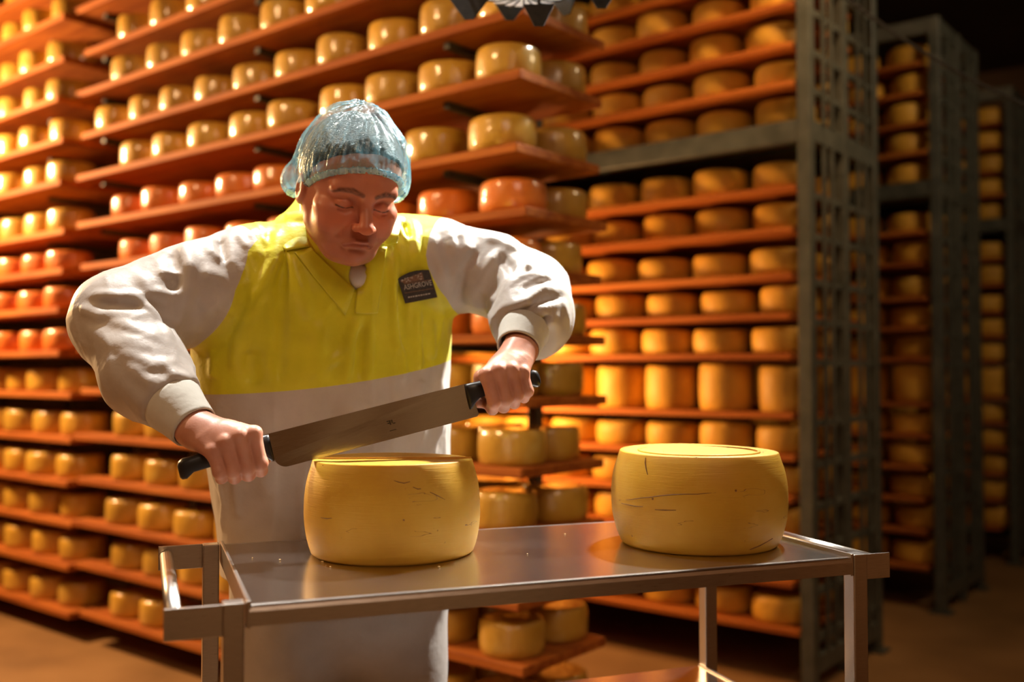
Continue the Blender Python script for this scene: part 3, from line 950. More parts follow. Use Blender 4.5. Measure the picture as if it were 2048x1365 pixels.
def surface_nets(f, lo, hi, h):
    """quad mesh of f = 0; f takes an (n,3) array. Narrow-band evaluation from a coarse pass."""
    lo = np.asarray(lo, float); hi = np.asarray(hi, float)
    B = 4
    nb = np.maximum(np.ceil((hi - lo) / (h * B)).astype(int), 2)
    n = nb * B + 1
    ax = [lo[i] + h * np.arange(n[i]) for i in range(3)]
    # coarse pass at block centres
    cx = [lo[i] + h * (B * np.arange(nb[i]) + B / 2) for i in range(3)]
    G = np.stack(np.meshgrid(*cx, indexing='ij'), -1).reshape(-1, 3)
    cv = f(G).reshape(nb)
    near = np.abs(cv) < h * B * 1.9
    full = np.repeat(np.repeat(np.repeat(cv, B, 0), B, 1), B, 2)
    val = np.pad(full, ((0, 1), (0, 1), (0, 1)), mode='edge')
    m = np.zeros(n, bool)
    for dx in (0, 1):
        for dy in (0, 1):
            for dz in (0, 1):
                mm = np.repeat(np.repeat(np.repeat(near, B, 0), B, 1), B, 2)
                m[dx:dx + mm.shape[0], dy:dy + mm.shape[1], dz:dz + mm.shape[2]] |= mm
    idx = np.argwhere(m)
    pts = lo + idx * h
    out = np.empty(len(pts))
    for s in range(0, len(pts), 400000):
        out[s:s + 400000] = f(pts[s:s + 400000])
    val[m] = out
    neg = val < 0
    c = [neg[dx:n[0] - 1 + dx, dy:n[1] - 1 + dy, dz:n[2] - 1 + dz] for dx in (0, 1) for dy in (0, 1) for dz in (0, 1)]
    s = sum(x.astype(np.int8) for x in c)
    act = (s > 0) & (s < 8)
    cells = np.argwhere(act)
    cid = np.full(act.shape, -1, dtype=np.int64)
    cid[act] = np.arange(len(cells))
    corner = np.array([(dx, dy, dz) for dx in (0, 1) for dy in (0, 1) for dz in (0, 1)])
    cvls = np.stack([val[cells[:, 0] + k[0], cells[:, 1] + k[1], cells[:, 2] + k[2]] for k in corner], 1)
    acc = np.zeros((len(cells), 3)); cnt = np.zeros(len(cells))
    for a in range(8):
        for b in range(a + 1, 8):
            if np.abs(corner[a] - corner[b]).sum() != 1:
                continue
            va, vb = cvls[:, a], cvls[:, b]
            x = (va < 0) != (vb < 0)
            t = va[x] / (va[x] - vb[x])
            acc[x] += corner[a] + t[:, None] * (corner[b] - corner[a])
            cnt[x] += 1
    Vv = lo + (cells + acc / cnt[:, None]) * h
    quads = []
    for axis in range(3):
        o1, o2 = (axis + 1) % 3, (axis + 2) % 3
        sl0 = [slice(None)] * 3; sl1 = [slice(None)] * 3
        sl0[axis] = slice(0, -1); sl1[axis] = slice(1, None)
        a, b = neg[tuple(sl0)], neg[tuple(sl1)]
        e = np.argwhere(a != b)
        ok = (e[:, o1] > 0) & (e[:, o2] > 0) & (e[:, o1] < n[o1] - 1) & (e[:, o2] < n[o2] - 1)
        e = e[ok]
        flip = a[tuple(e.T)]
        q = []
        for (d1, d2) in ((-1, -1), (0, -1), (0, 0), (-1, 0)):
            k = e.copy(); k[:, o1] += d1; k[:, o2] += d2
            q.append(cid[tuple(k.T)])
        q = np.stack(q, 1)
        q[~flip] = q[~flip][:, ::-1]
        quads.append(q)
    Q = np.concatenate(quads)
    Q = Q[(Q >= 0).all(1)]
    return Vv, Q

def clip_mesh(V, T, a):
    """keep the part of triangle mesh (V,T) where per-vertex a > 0, cutting cleanly at a = 0"""
    V = np.asarray(V); T = np.asarray(T)
    ins = a > 0
    ns = ins[T].sum(1)
    keep = [T[ns == 3]]
    newV = []; emap = {}
    def cut(i, j):
        key = (i, j) if i < j else (j, i)
        if key not in emap:
            t = a[key[0]] / (a[key[0]] - a[key[1]])
            emap[key] = len(V) + len(newV)
            newV.append(V[key[0]] + t * (V[key[1]] - V[key[0]]))
        return emap[key]
    extra = []
    for tri in T[(ns == 1) | (ns == 2)]:
        i = ins[tri]
        if i.sum() == 1:
            k = int(np.argmax(i)); A, Bq, C = tri[k], tri[(k + 1) % 3], tri[(k + 2) % 3]
            extra.append((A, cut(A, Bq), cut(A, C)))
        else:
            k = int(np.argmin(i)); A, Bq, C = tri[k], tri[(k + 1) % 3], tri[(k + 2) % 3]
            x, y = cut(A, Bq), cut(A, C)
            extra.append((x, Bq, C)); extra.append((x, C, y))
    Vn = np.vstack([V, np.array(newV)]) if newV else V
    Tn = np.vstack(keep + [np.array(extra, dtype=np.int64).reshape(-1, 3)])
    used = np.unique(Tn)
    remap = np.full(len(Vn), -1, dtype=np.int64); remap[used] = np.arange(len(used))
    return Vn[used], remap[Tn]

def tris(Q):
    return np.vstack([Q[:, [0, 1, 2]], Q[:, [0, 2, 3]]])

def wob(p, s, seed):
    """cheap smooth noise field, about -1..1"""
    r = np.random.default_rng(seed)
    out = np.zeros(len(p))
    for i in range(5):
        k = r.normal(size=3); k = k / np.linalg.norm(k) * s * (0.7 + 0.35 * i)
        out += np.sin(p @ k + r.uniform(0, 6.28)) / (1 + 0.5 * i)
    return out / 2.2

def grad(f, p, e=0.002):
    g = np.stack([f(p + v) - f(p - v) for v in np.eye(3) * e], 1)
    return g / np.maximum(np.linalg.norm(g, axis=1, keepdims=True), 1e-9)

def trace(f, pix, start=1.2):
    """first hit of the view rays through photo pixels with f = 0"""
    pix = np.asarray(pix, float)
    d = np.stack([ray(a, b) for a, b in pix]); d /= np.linalg.norm(d, axis=1, keepdims=True)
    t = np.full(len(d), start)
    for _ in range(48):
        t += np.clip(f(CAM + d * t[:, None]), -0.03, 0.06) * 0.85
    return CAM + d * t[:, None]

# ================================================================== the man: layout
FWD = np.array([0.41, -0.91, 0.0]); FWD /= np.linalg.norm(FWD)      # where his chest faces
SID = np.array([-FWD[1], FWD[0], 0.0])                                 # towards the picture's right
S_R, E_R = P(508, 546, 1.90), P(246, 642, 1.765)
F_R, W_R, X_R = P(292, 750, 1.685), P(345, 807, 1.635), P(390, 856, 1.605)
S_L, E_L = P(868, 531, 2.00), P(1054, 590, 1.965)
F_L, W_L, X_L = P(1062, 632, 1.895), P(1048, 660, 1.84), P(1037, 698, 1.795)
NECK = P(692, 500, 1.93)
DR = X_R - W_R; DR /= np.linalg.norm(DR)
DL = X_L - W_L; DL /= np.linalg.norm(DL)

LOFT = [(0.45, 690, 2.04, 0.200, 0.14), (0.58, 690, 2.035, 0.212, 0.145), (0.75, 678, 2.03, 0.226, 0.150), (0.87, 676, 2.03, 0.230, 0.154), (0.98, 668, 2.02, 0.238, 0.158),
        (1.09, 660, 2.01, 0.246, 0.162), (1.165, 652, 2.00, 0.252, 0.160), (1.255, 650, 1.985, 0.254, 0.152), (1.345, 668, 1.965, 0.235, 0.140), (1.42, 680, 1.95, 0.19, 0.115), (1.48, 690, 1.945, 0.12, 0.085)]
_lz = np.array([l[0] for l in LOFT])
_lc = np.array([P(l[1], 740, l[2])[:2] for l in LOFT])
_la = np.array([l[3] for l in LOFT]); _lb = np.array([l[4] for l in LOFT])

def sd_torso(p, shrink=0.0):
    z = p[:, 2]
    cx = np.interp(z, _lz, _lc[:, 0]); cy = np.interp(z, _lz, _lc[:, 1])
    a = np.interp(z, _lz, _la) - shrink; b = np.interp(z, _lz, _lb) - shrink
    dx, dy = p[:, 0] - cx, p[:, 1] - cy
    u = dx * SID[0] + dy * SID[1]
    w = dx * FWD[0] + dy * FWD[1]
    ex = 2.4
    rr = (np.abs(u / a) ** ex + np.abs(w / b) ** ex) ** (1 / ex)
    d = (rr - 1) * (a * b) / np.sqrt((a * np.abs(w / np.maximum(rr * b, 1e-6))) ** 2 + (b * np.abs(u / np.maximum(rr * a, 1e-6))) ** 2 + 1e-9)
    return np.clip(d, -0.3, 0.5)

def sd_shoulders(p):
    d = sd_cone(p, S_R, NECK + v3(0, 0.0, -0.035), 0.086, 0.092)
    e = sd_cone(p, NECK + v3(0, 0.0, -0.035), S_L, 0.092, 0.090)
    return smin(d, e, 0.03)

def sd_arm_r(p):
    d = sd_chain(p, [S_R, P(395, 583, 1.84), E_R], [0.090, 0.090, 0.087], 0.02)
    e = sd_chain(p, [E_R, F_R, W_R + (W_R - F_R) * 0.4], [0.084, 0.071, 0.046], 0.02)
    return smax(smin(d, e, 0.02), np.where(np.linalg.norm(p - W_R, axis=1) < 0.12, (p - W_R) @ DR, -1.0), 0.008)

def sd_arm_l(p):
    d = sd_chain(p, [S_L, P(975, 547, 2.0), E_L], [0.092, 0.081, 0.080], 0.02)
    e = sd_chain(p, [E_L, F_L, W_L + (W_L - F_L) * 0.3], [0.082, 0.078, 0.056], 0.02)
    return smax(smin(d, e, 0.02), np.where(np.linalg.norm(p - W_L, axis=1) < 0.12, (p - W_L) @ DL, -1.0), 0.010)

NECK_TOP = P(697, 452, 1.915)
VPT = P(713, 573, 1.835)
def coat_base(p):
    t = smax(sd_torso(p), p[:, 2] - 1.50, 0.02)
    t = smin(t, sd_shoulders(p), 0.045)
    d = smin(t, sd_arm_r(p), 0.028)
    d = smin(d, sd_arm_l(p), 0.028)
    hole = sd_cone(p, NECK_TOP + v3(0, 0, 0.04), VPT, 0.082, 0.009)
    d = smax(d, -hole, 0.012)
    return smax(d, 0.80 - p[:, 2], 0.006)

# ---- cloth folds: strokes laid on the coat where the photo shows creases (pixel polylines, width, height)
FOLDS = [
    # picture-left sleeve
    ([(368, 488), (379, 532), (373, 593), (354, 656)], 0.011, 0.0095), ([(345, 500), (352, 545), (345, 600)], 0.016, -0.006), ([(317, 544), (362, 549)], 0.009, 0.005),
    ([(282, 552), (301, 586), (336, 592), (370, 586)], 0.012, 0.007), ([(180, 590), (237, 594), (290, 592)], 0.010, 0.006),
    ([(200, 607), (250, 610), (300, 612)], 0.012, -0.005),
    ([(159, 616), (199, 633), (275, 634)], 0.010, 0.006), ([(225, 643), (275, 662), (328, 687)], 0.009, 0.006), ([(170, 660), (230, 690), (300, 700)], 0.016, 0.004),
    ([(263, 593), (298, 616), (328, 647), (341, 686)], 0.010, 0.009), ([(300, 600), (326, 632), (342, 668)], 0.009, -0.008), ([(317, 605), (336, 660)], 0.008, -0.008),
    ([(240, 704), (305, 733), (345, 727)], 0.011, 0.006), ([(320, 722), (350, 750), (378, 771)], 0.009, 0.007), ([(250, 730), (300, 765), (345, 785)], 0.013, 0.005), ([(215, 720), (260, 780), (300, 815)], 0.016, 0.003),
    ([(458, 470), (465, 525), (478, 561)], 0.011, 0.007), ([(440, 480), (447, 530)], 0.012, -0.005), ([(461, 457), (480, 478), (499, 500)], 0.008, 0.006), ([(400, 545), (440, 560), (470, 590)], 0.018, 0.005),
    ([(420, 478), (425, 505), (445, 525)], 0.010, 0.006), ([(395, 620), (430, 610), (470, 600)], 0.022, 0.004),
    ([(313, 800), (325, 818)], 0.005, 0.004), ([(328, 789), (340, 806)], 0.005, 0.004), ([(343, 779), (355, 795)], 0.005, 0.004), ([(357, 769), (370, 786)], 0.005, 0.004), ([(300, 812), (311, 828)], 0.005, 0.004),
    # picture-right sleeve
    ([(891, 452), (905, 489), (913, 515)], 0.009, 0.007), ([(924, 466), (934, 508)], 0.012, 0.007), ([(1025, 487), (985, 520), (962, 564), (938, 606)], 0.009, 0.0105), ([(955, 503), (930, 536), (915, 606)], 0.010, -0.007),
    ([(999, 510), (1018, 531), (1027, 552)], 0.009, -0.007), ([(1082, 511), (1037, 545), (1012, 580)], 0.009, 0.009), ([(1122, 543), (1084, 549), (1041, 556), (1019, 576)], 0.008, 0.0085),
    ([(1060, 535), (1045, 550)], 0.008, -0.006), ([(1138, 574), (1088, 578), (1053, 602), (1017, 624)], 0.008, 0.009), ([(1110, 562), (1070, 566), (1045, 578)], 0.007, -0.007), ([(1130, 592), (1090, 600), (1050, 620), (1025, 634)], 0.009, -0.005),
    ([(1120, 610), (1085, 620), (1050, 634)], 0.008, 0.006), ([(1113, 625), (1098, 645), (1083, 660)], 0.007, 0.007), ([(1098, 630), (1080, 645)], 0.006, -0.005),
    ([(1005, 632), (1012, 645)], 0.005, 0.005), ([(1024, 630), (1030, 648)], 0.005, 0.005), ([(1043, 632), (1048, 651)], 0.005, 0.005), ([(1062, 640), (1064, 656)], 0.005, 0.005), ([(1078, 650), (1078, 664)], 0.005, 0.005),
    ([(950, 560), (945, 590), (960, 622)], 0.015, 0.005), ([(990, 560), (985, 600), (975, 625)], 0.012, -0.006), ([(970, 475), (1000, 486), (1040, 500)], 0.012, 0.005),
    # yellow body
    ([(504, 459), (511, 490), (520, 518)], 0.008, 0.006), ([(516, 447), (530, 480), (546, 521)], 0.008, 0.007), ([(530, 470), (538, 505)], 0.008, -0.005),
    ([(556, 467), (554, 523), (519, 588), (478, 683), (470, 740)], 0.012, 0.009), ([(571, 505), (562, 564), (560, 693), (556, 760)], 0.012, -0.007), ([(577, 505), (601, 576), (620, 640)], 0.012, 0.007),
    ([(823, 440), (828, 485), (836, 520)], 0.010, 0.009), ([(791, 442), (800, 465), (813, 489)], 0.008, 0.007), ([(808, 445), (818, 480)], 0.009, -0.006), ([(785, 497), (788, 560), (789, 634), (792, 681), (806, 718)], 0.007, 0.008), ([(800, 560), (802, 640), (815, 700)], 0.011, -0.006),
    ([(858, 465), (884, 541), (899, 620)], 0.009, 0.005), ([(715, 634), (700, 680), (692, 766)], 0.010, 0.006), ([(741, 646), (738, 700), (735, 762)], 0.008, 0.006), ([(725, 650), (715, 760)], 0.010, -0.004),
    ([(803, 716), (806, 762)], 0.008, 0.006), ([(835, 620), (836, 678), (839, 740)], 0.008, 0.007), ([(860, 640), (862, 720)], 0.012, 0.004), ([(630, 640), (640, 700), (636, 770)], 0.02, 0.004),
    ([(430, 700), (428, 760)], 0.015, 0.005), ([(500, 700), (505, 770)], 0.018, -0.004), ([(640, 735), (680, 715), (700, 700)], 0.010, 0.004),
    # white lower coat
    ([(470, 960), (475, 1040)], 0.012, 0.004), ([(520, 830), (540, 900), (530, 1000)], 0.02, 0.004), ([(602, 960), (606, 1020)], 0.008, 0.004), ([(840, 760), (836, 800)], 0.012, 0.004), ([(880, 760), (876, 870)], 0.014, 0.004),
    ([(438, 960), (448, 1010), (444, 1060)], 0.008, 0.005), ([(700, 800), (690, 900)], 0.02, 0.004),
]
_pix = [q for f in FOLDS for q in f[0]]
_hit = trace(coat_base, _pix)
_k = 0
FOLD3 = []
for (pl, w, h) in FOLDS:
    body_ = 500 < np.mean([q[0] for q in pl]) < 885 and np.mean([q[1] for q in pl]) > 540
    FOLD3.append((_hit[_k:_k + len(pl)], w, h * (1.6 if body_ else 1.0))); _k += len(pl)

def folds(p):
    out = np.zeros(len(p))
    for (pts, w, h) in FOLD3:
        lo = pts.min(0) - 3 * w; hi = pts.max(0) + 3 * w
        m = ((p > lo) & (p < hi)).all(1)
        if not m.any():
            continue
        q = p[m]
        d = np.full(len(q), 9.0); tt = np.zeros(len(q))
        n = len(pts) - 1
        for i in range(n):
            t = seg_t(q, pts[i], pts[i + 1])
            e = np.linalg.norm(q - (pts[i] + t[:, None] * (pts[i + 1] - pts[i])), axis=1)
            c = e < d
            d[c] = e[c]; tt[c] = ((i + t) / n)[c]
        fade = np.clip(np.minimum(tt, 1 - tt) * 5 + 0.15, 0, 1)
        out[m] += 1.8 * h * np.exp(-(d / (0.85 * w)) ** 2) * fade
    return out

def ridges(p):
    """sharp fine creases over the sleeves, soft ones on the body"""
    arm = np.clip(((np.minimum(sd_arm_r(p), sd_arm_l(p)) < 0.02) & (sd_torso(p) > 0.0)) * 1.0, 0, 1)
    a = (1 - np.abs(wob(p * v3(1.0, 1.0, 1.6), 34, 21))) ** 5
    b = (1 - np.abs(wob(p * v3(1.5, 1.0, 0.8), 52, 22))) ** 6
    c = (1 - np.abs(wob(p * v3(1.6, 1.6, 0.35), 34, 23))) ** 5
    return arm * (0.0022 * a + 0.0014 * b) + (1 - arm) * 0.0026 * c

def coat(p):
    d = coat_base(p)
    m = np.abs(d) < 0.03
    if m.any():
        q = p[m]
        d[m] -= folds(q) + 0.0022 * wob(q, 38, 3) + 0.0010 * wob(q, 90, 5) + ridges(q)
    return d

# ================================================================== build the man
person = empty('person', (float(_lc[2][0]), float(_lc[2][1]), 0.0))
tag(person, 'person in blue hairnet and yellow and white coat cutting cheese with a long knife', 'person')
PO = np.array([_lc[2][0], _lc[2][1], 0.0])

def plink(name, V, F, mat, parent=None, smooth=True):
    me = mesh_np(name, np.asarray(V) - PO, F)
    return link(name, me, mat, parent or person, smooth=smooth)

CV, CQ = surface_nets(coat, (-0.92, 1.50, 0.77), (0.20, 2.27, 1.60), 0.0042)
CT = tris(CQ)
# seams
axr = E_R - S_R; axr /= np.linalg.norm(axr)
axl = E_L - S_L; axl /= np.linalg.norm(axl)
def region_fields(p):
    t = smin(sd_torso(p), sd_shoulders(p), 0.03)
    ar, al = sd_arm_r(p), sd_arm_l(p)
    pr = (p - P(500, 500, 1.86)) @ (axr * 0.93 + v3(0, 0, 0.10))
    pl = (p - P(872, 500, 1.96)) @ (axl * 0.95 + v3(0, 0, 0.22))
    ir = np.minimum(pr, sd_torso(p) - ar - 0.012)
    il = np.minimum(pl, sd_torso(p) - al - 0.012)
    # beyond the elbow everything near the arm is sleeve
    return ir, il
IR, IL = region_fields(CV)
hp = [P(430, 786, 1.93), P(650, 776, 1.86), P(780, 752, 1.87), P(905, 720, 2.03)]
hs = np.polyfit([float((q - PO) @ SID) for q in hp], [q[2] for q in hp], 2)
def hem(p):
    return p[:, 2] - np.polyval(hs, np.clip((p - PO) @ SID, -0.3, 0.3))
bodyf = -np.maximum(IR, IL)
def sub(V, T, a):
    return clip_mesh(V, T, a)
Vr, Tr = sub(CV, CT, IR)
plink('sleeve', Vr, Tr, M['white'])
Vl, Tl = sub(CV, CT, IL)
plink('sleeve', Vl, Tl, M['white'])
Vb, Tb = sub(CV, CT, bodyf)
Vy, Ty = sub(Vb, Tb, hem(Vb))
o = plink('yellow_coat_panel', Vy, Ty, M['yellow'])
tag(o, 'high-visibility yellow upper coat panel')
Vw, Tw = sub(Vb, Tb, -hem(Vb))
o = plink('white_coat_skirt', Vw, Tw, M['white'])

# cuffs: short knitted tubes with a rolled lip
def cuff(a, b, ra, rb, bulge):
    ax = b - a; L = np.linalg.norm(ax); ax = ax / L
    ref = np.cross(ax, v3(0, 0, 1)); ref /= np.linalg.norm(ref); oth = np.cross(ax, ref)
    st = [(-0.10, ra * 0.92), (0.0, ra * 1.03), (0.10, ra * 1.05), (0.5, (ra + rb) / 2 * bulge), (0.92, rb * 1.03), (1.0, rb * 1.01), (1.01, rb * 0.95), (0.9, rb * 0.93), (0.6, rb * 0.93)]
    n = 72
    Vs = []
    for (t, r) in st:
        for k in range(n):
            th = 2 * math.pi * k / n
            rr = r * (1 + 0.006 * math.sin(36 * th))
            Vs.append(a + ax * (L * t) + (ref * math.cos(th) + oth * math.sin(th)) * rr)
    F = [(i * n + k, i * n + (k + 1) % n, (i + 1) * n + (k + 1) % n, (i + 1) * n + k) for i in range(len(st) - 1) for k in range(n)]
    return plink('cuff', Vs, F, M['cuff'])
cuff(W_R, P(389, 855, 1.607), 0.0475, 0.0385, 1.02)
cuff(W_L, P(1037, 697, 1.80), 0.0460, 0.0395, 1.0)

# ---- trousers and boots (mostly hidden behind the table)
legc = _lc[1]
def trousers(p):
    hip = v3(legc[0], legc[1], 0)
    d = sd_ell(p, v3(legc[0], legc[1], 0.80), (0.215, 0.15, 0.20))
    for s in (-1, 1):
        a = hip + SID * 0.105 * s + v3(0, 0, 0.80)
        k_ = hip + SID * 0.112 * s + FWD * 0.01 + v3(0, 0, 0.45)
        f_ = hip + SID * 0.115 * s + v3(0, 0, 0.085)
        d = smin(d, sd_chain(p, [a, k_, f_], [0.118, 0.098, 0.085], 0.02), 0.03)
    d = smax(d, 0.07 - p[:, 2], 0.004)
    d = smax(d, p[:, 2] - 0.87, 0.01)
    return d - 0.004 * wob(p, 30, 9) * (np.abs(d) < 0.05)
TV, TQ = surface_nets(trousers, (legc[0] - 0.32, legc[1] - 0.30, 0.04), (legc[0] + 0.32, legc[1] + 0.30, 0.90), 0.008)
plink('trousers', TV, TQ, M['trouser'])
for s in (-1, 1):
    f0 = v3(legc[0], legc[1], 0) + SID * 0.115 * s
    def boot(p):
        d = sd_cone(p, f0 + v3(0, 0, 0.10), f0 + v3(0, 0, 0.045) + FWD * 0.02, 0.055, 0.045)
        d = smin(d, sd_cone(p, f0 + v3(0, 0, 0.045) - FWD * 0.05, f0 + v3(0, 0, 0.04) + FWD * 0.16, 0.042, 0.040), 0.03)
        return smax(d, 0.002 - p[:, 2], 0.004)
    BV, BQ = surface_nets(boot, f0 + v3(-0.26, -0.26, -0.01), f0 + v3(0.26, 0.26, 0.18), 0.008)
    plink('boot', BV, BQ, M['shoe'])

# ================================================================== head
ZC = 0.86
HS = 1.07                                             # head size factor
hyaw = math.radians(29)
hpit = math.radians(25)
hh = np.array([math.sin(hyaw), -math.cos(hyaw), 0.0])
HF = hh * math.cos(hpit) + v3(0, 0, -math.sin(hpit))   # face direction
HU = hh * math.sin(hpit) + v3(0, 0, math.cos(hpit))    # crown direction
HX = np.array([math.cos(hyaw), math.sin(hyaw), 0.0])   # towards the picture's right
roll = math.radians(-2.0)
HX, HU = HX * math.cos(roll) + HU * math.sin(roll), HU * math.cos(roll) - HX * math.sin(roll)
EYE = P(731, 411, 1.725)
HO = EYE - HF * 0.087 * HS
def hl(p):
    q = (p - HO) / HS
    z = q @ HU
    return np.stack([q @ HX, q @ HF, np.where(z < 0, z / ZC, z)], 1)
def hw(x, y, z):
    z = z * ZC if z < 0 else z
    return HO + HS * (HX * x + HF * y + HU * z)

def sd_cranium(q):
    d = sd_ell(q, v3(0, -0.012, 0.036), (0.0775, 0.099, 0.090))
    return smin(d, sd_ell(q, v3(0, 0.012, 0.042), (0.066, 0.076, 0.070)), 0.03)

def sd_head(q):
    """head in its own frame: x to picture right, y forward, z up, eyes at z = 0"""
    ax = np.abs(q[:, 0])
    s = np.stack([ax, q[:, 1], q[:, 2]], 1)             # mirrored copy
    d = sd_cranium(q)
    d = smin(d, sd_ell(q, v3(0, 0.026, -0.045), (0.061, 0.060, 0.080)), 0.03)          # face mass
    d = smin(d, sd_chain(s, [v3(0.060, -0.008, -0.030), v3(0.050, 0.006, -0.066), v3(0.022, 0.054, -0.102), v3(0, 0.068, -0.106)], [0.014, 0.016, 0.017, 0.018], 0.01), 0.030)
    d = smin(d, sd_ell(s, v3(0.040, 0.056, -0.045), (0.026, 0.024, 0.032)), 0.022)      # cheek
    d = smin(d, sd_ell(s, v3(0.050, 0.050, -0.020), (0.020, 0.022, 0.014)), 0.018)      # cheekbone
    d = smin(d, sd_ell(q, v3(0, 0.035, -0.108), (0.034, 0.042, 0.018)), 0.025)          # under-chin
    d = smin(d, sd_cone(s, v3(0.010, 0.0865, 0.0180), v3(0.047, 0.0725, 0.0195), 0.0110, 0.0095), 0.014)  # brow ridge
    d = smax(d, -sd_ell(s, v3(0.033, 0.098, -0.002), (0.0225, 0.0225, 0.0145)), 0.012)    # socket
    d = smin(d, sd_sphere(s, v3(0.032, 0.0715, -0.003), 0.0140), 0.005)                 # lidded eye
    # nose
    d = smin(d, sd_cone(q, v3(0, 0.084, 0.010), v3(0, 0.1085, -0.035), 0.0085, 0.0115), 0.012)
    d = smin(d, sd_ell(q, v3(0, 0.1105, -0.0395), (0.0125, 0.0120, 0.0105)), 0.006)
    d = smin(d, sd_ell(s, v3(0.0135, 0.0985, -0.0415), (0.0075, 0.0110, 0.0080)), 0.005)
    d = smax(d, -sd_ell(s, v3(0.0065, 0.1035, -0.0505), (0.0036, 0.0055, 0.0045)), 0.002)
    d = smax(d, -sd_cone(s, v3(0.0215, 0.0950, -0.038), v3(0.036, 0.0830, -0.066), 0.0022, 0.0020), 0.009)  # smile fold
    # mouth
    d = smin(d, sd_ell(q, v3(0, 0.078, -0.070), (0.030, 0.0195, 0.021)), 0.014)
    d = smin(d, sd_chain(s, [v3(0, 0.0975, -0.0690), v3(0.010, 0.0965, -0.0690), v3(0.025, 0.0865, -0.0800)], [0.0036, 0.0038, 0.0020], 0.003), 0.005)
    d = smin(d, sd_chain(s, [v3(0, 0.0960, -0.0790), v3(0.012, 0.0945, -0.0785), v3(0.023, 0.0870, -0.0830)], [0.0048, 0.0045, 0.0022], 0.003), 0.005)
    d = smax(d, -sd_chain(s, [v3(0, 0.1015, -0.0735), v3(0.012, 0.0995, -0.0735), v3(0.027, 0.0880, -0.0835)], [0.0013, 0.0013, 0.0010]), 0.003)
    d = smax(d, -sd_ell(q, v3(0, 0.0965, -0.0895), (0.018, 0.0060, 0.0050)), 0.008)     # dip above the chin
    d = smin(d, sd_ell(q, v3(0, 0.0780, -0.1030), (0.020, 0.0165, 0.0145)), 0.014)      # chin
    # lash line and lid crease
    d = smax(d, -sd_chain(s, [v3(0.0195, 0.0805, -0.0085), v3(0.032, 0.0845, -0.0120), v3(0.0450, 0.0760, -0.0090)], [0.0010, 0.0013, 0.0010]), 0.0015)
    d = smax(d, -sd_chain(s, [v3(0.0205, 0.0815, 0.0035), v3(0.032, 0.0845, 0.0060), v3(0.0455, 0.0760, 0.0030)], [0.0008, 0.0010, 0.0008]), 0.003)
    d = smax(d, -sd_chain(s, [v3(0.019, 0.082, -0.014), v3(0.030, 0.0825, -0.0205), v3(0.042, 0.076, -0.0185)], [0.0014, 0.0016, 0.0008]), 0.005)
    # frown lines
    d = smax(d, -sd_cone(s, v3(0.0055, 0.0945, 0.012), v3(0.0065, 0.094, 0.026), 0.0008, 0.0006), 0.004)
    for zz in (0.040, 0.050):
        d = smax(d, -sd_chain(s, [v3(0, 0.0905, zz), v3(0.022, 0.0865, zz + 0.001), v3(0.042, 0.074, zz - 0.002)], [0.0007, 0.0007, 0.0004]), 0.004)
    # ear
    ear = sd_ell(s, v3(0.0785, -0.014, -0.012), (0.0075, 0.0170, 0.0300))
    ear = smax(ear, -sd_ell(s, v3(0.0865, -0.010, -0.008), (0.0050, 0.0095, 0.0180)), 0.004)
    d = smin(d, ear, 0.007)
    return d
NB = NECK + v3(0.0, 0.0, -0.03)
def head_w(p):
    q = hl(p)
    d = sd_head(q) * HS
    n = sd_cone(p, hw(0, -0.020, -0.050), NB, 0.066, 0.075)
    d = smin(d, n, 0.018)
    return d
HV, HQ = surface_nets(head_w, HO + v3(-0.16, -0.19, -0.20), HO + v3(0.17, 0.20, 0.16), 0.0019)
HL = hl(HV)
def smooth01(x):
    x = np.clip(x, 0, 1)
    return x * x * (3 - 2 * x)
def head_masks(q):
    s = np.stack([np.abs(q[:, 0]), q[:, 1], q[:, 2]], 1)
    front = q[:, 1] > 0.03
    lip = np.minimum(sd_chain(s, [v3(0, 0.0975, -0.0690), v3(0.010, 0.0965, -0.0690), v3(0.025, 0.0865, -0.0800)], [0.0046, 0.0046, 0.0025]),
                     sd_chain(s, [v3(0, 0.0960, -0.0790), v3(0.012, 0.0945, -0.0785), v3(0.023, 0.0870, -0.0830)], [0.0056, 0.0052, 0.0028]))
    lip = smooth01((0.0018 - lip) / 0.003) * front * 0.8
    xz = s * v3(1, 0, 1)
    br = sd_chain(xz, [v3(0.012, 0, 0.0175), v3(0.028, 0, 0.0225), v3(0.046, 0, 0.0200), v3(0.055, 0, 0.0135)], [0.0036, 0.0046, 0.0034, 0.0014])
    hairs = 0.80 + 0.20 * wob(q, 900, 13)
    br = smooth01((0.0022 - br) / 0.0042) * front * hairs * 0.95
    lash = sd_chain(s, [v3(0.0190, 0.0805, -0.0085), v3(0.032, 0.0845, -0.0120), v3(0.0455, 0.0760, -0.0090)], [0.0012, 0.0017, 0.0014])
    br = np.maximum(br, smooth01((0.0010 - lash) / 0.0014) * front * 0.9)
    ml = sd_chain(s, [v3(0, 0.1000, -0.0735), v3(0.012, 0.0985, -0.0735), v3(0.027, 0.0880, -0.0835)], [0.0012, 0.0012, 0.0009])
    lip = np.maximum(lip, smooth01((0.0010 - ml) / 0.0014) * front)
    st = smooth01((-0.040 - q[:, 2]) / 0.02) * smooth01((q[:, 1] + 0.0) / 0.03) * smooth01((q[:, 2] + 0.150) / 0.02) * 0.38
    st *= 1 - smooth01((0.012 - np.abs(q[:, 2] + 0.055)) / 0.006) * (np.abs(q[:, 0]) > 0.03) * 0.6
    red = np.exp(-((s[:, 0] - 0.042) ** 2 + (q[:, 2] + 0.038) ** 2) / 0.0007) * 0.7 + np.exp(-(q[:, 0] ** 2 + (q[:, 2] + 0.040) ** 2) / 0.00025) * 0.8
    return np.clip(0.62 + 0.5 * red * front, 0, 1), lip, st, br
masks = list(head_masks(HL))

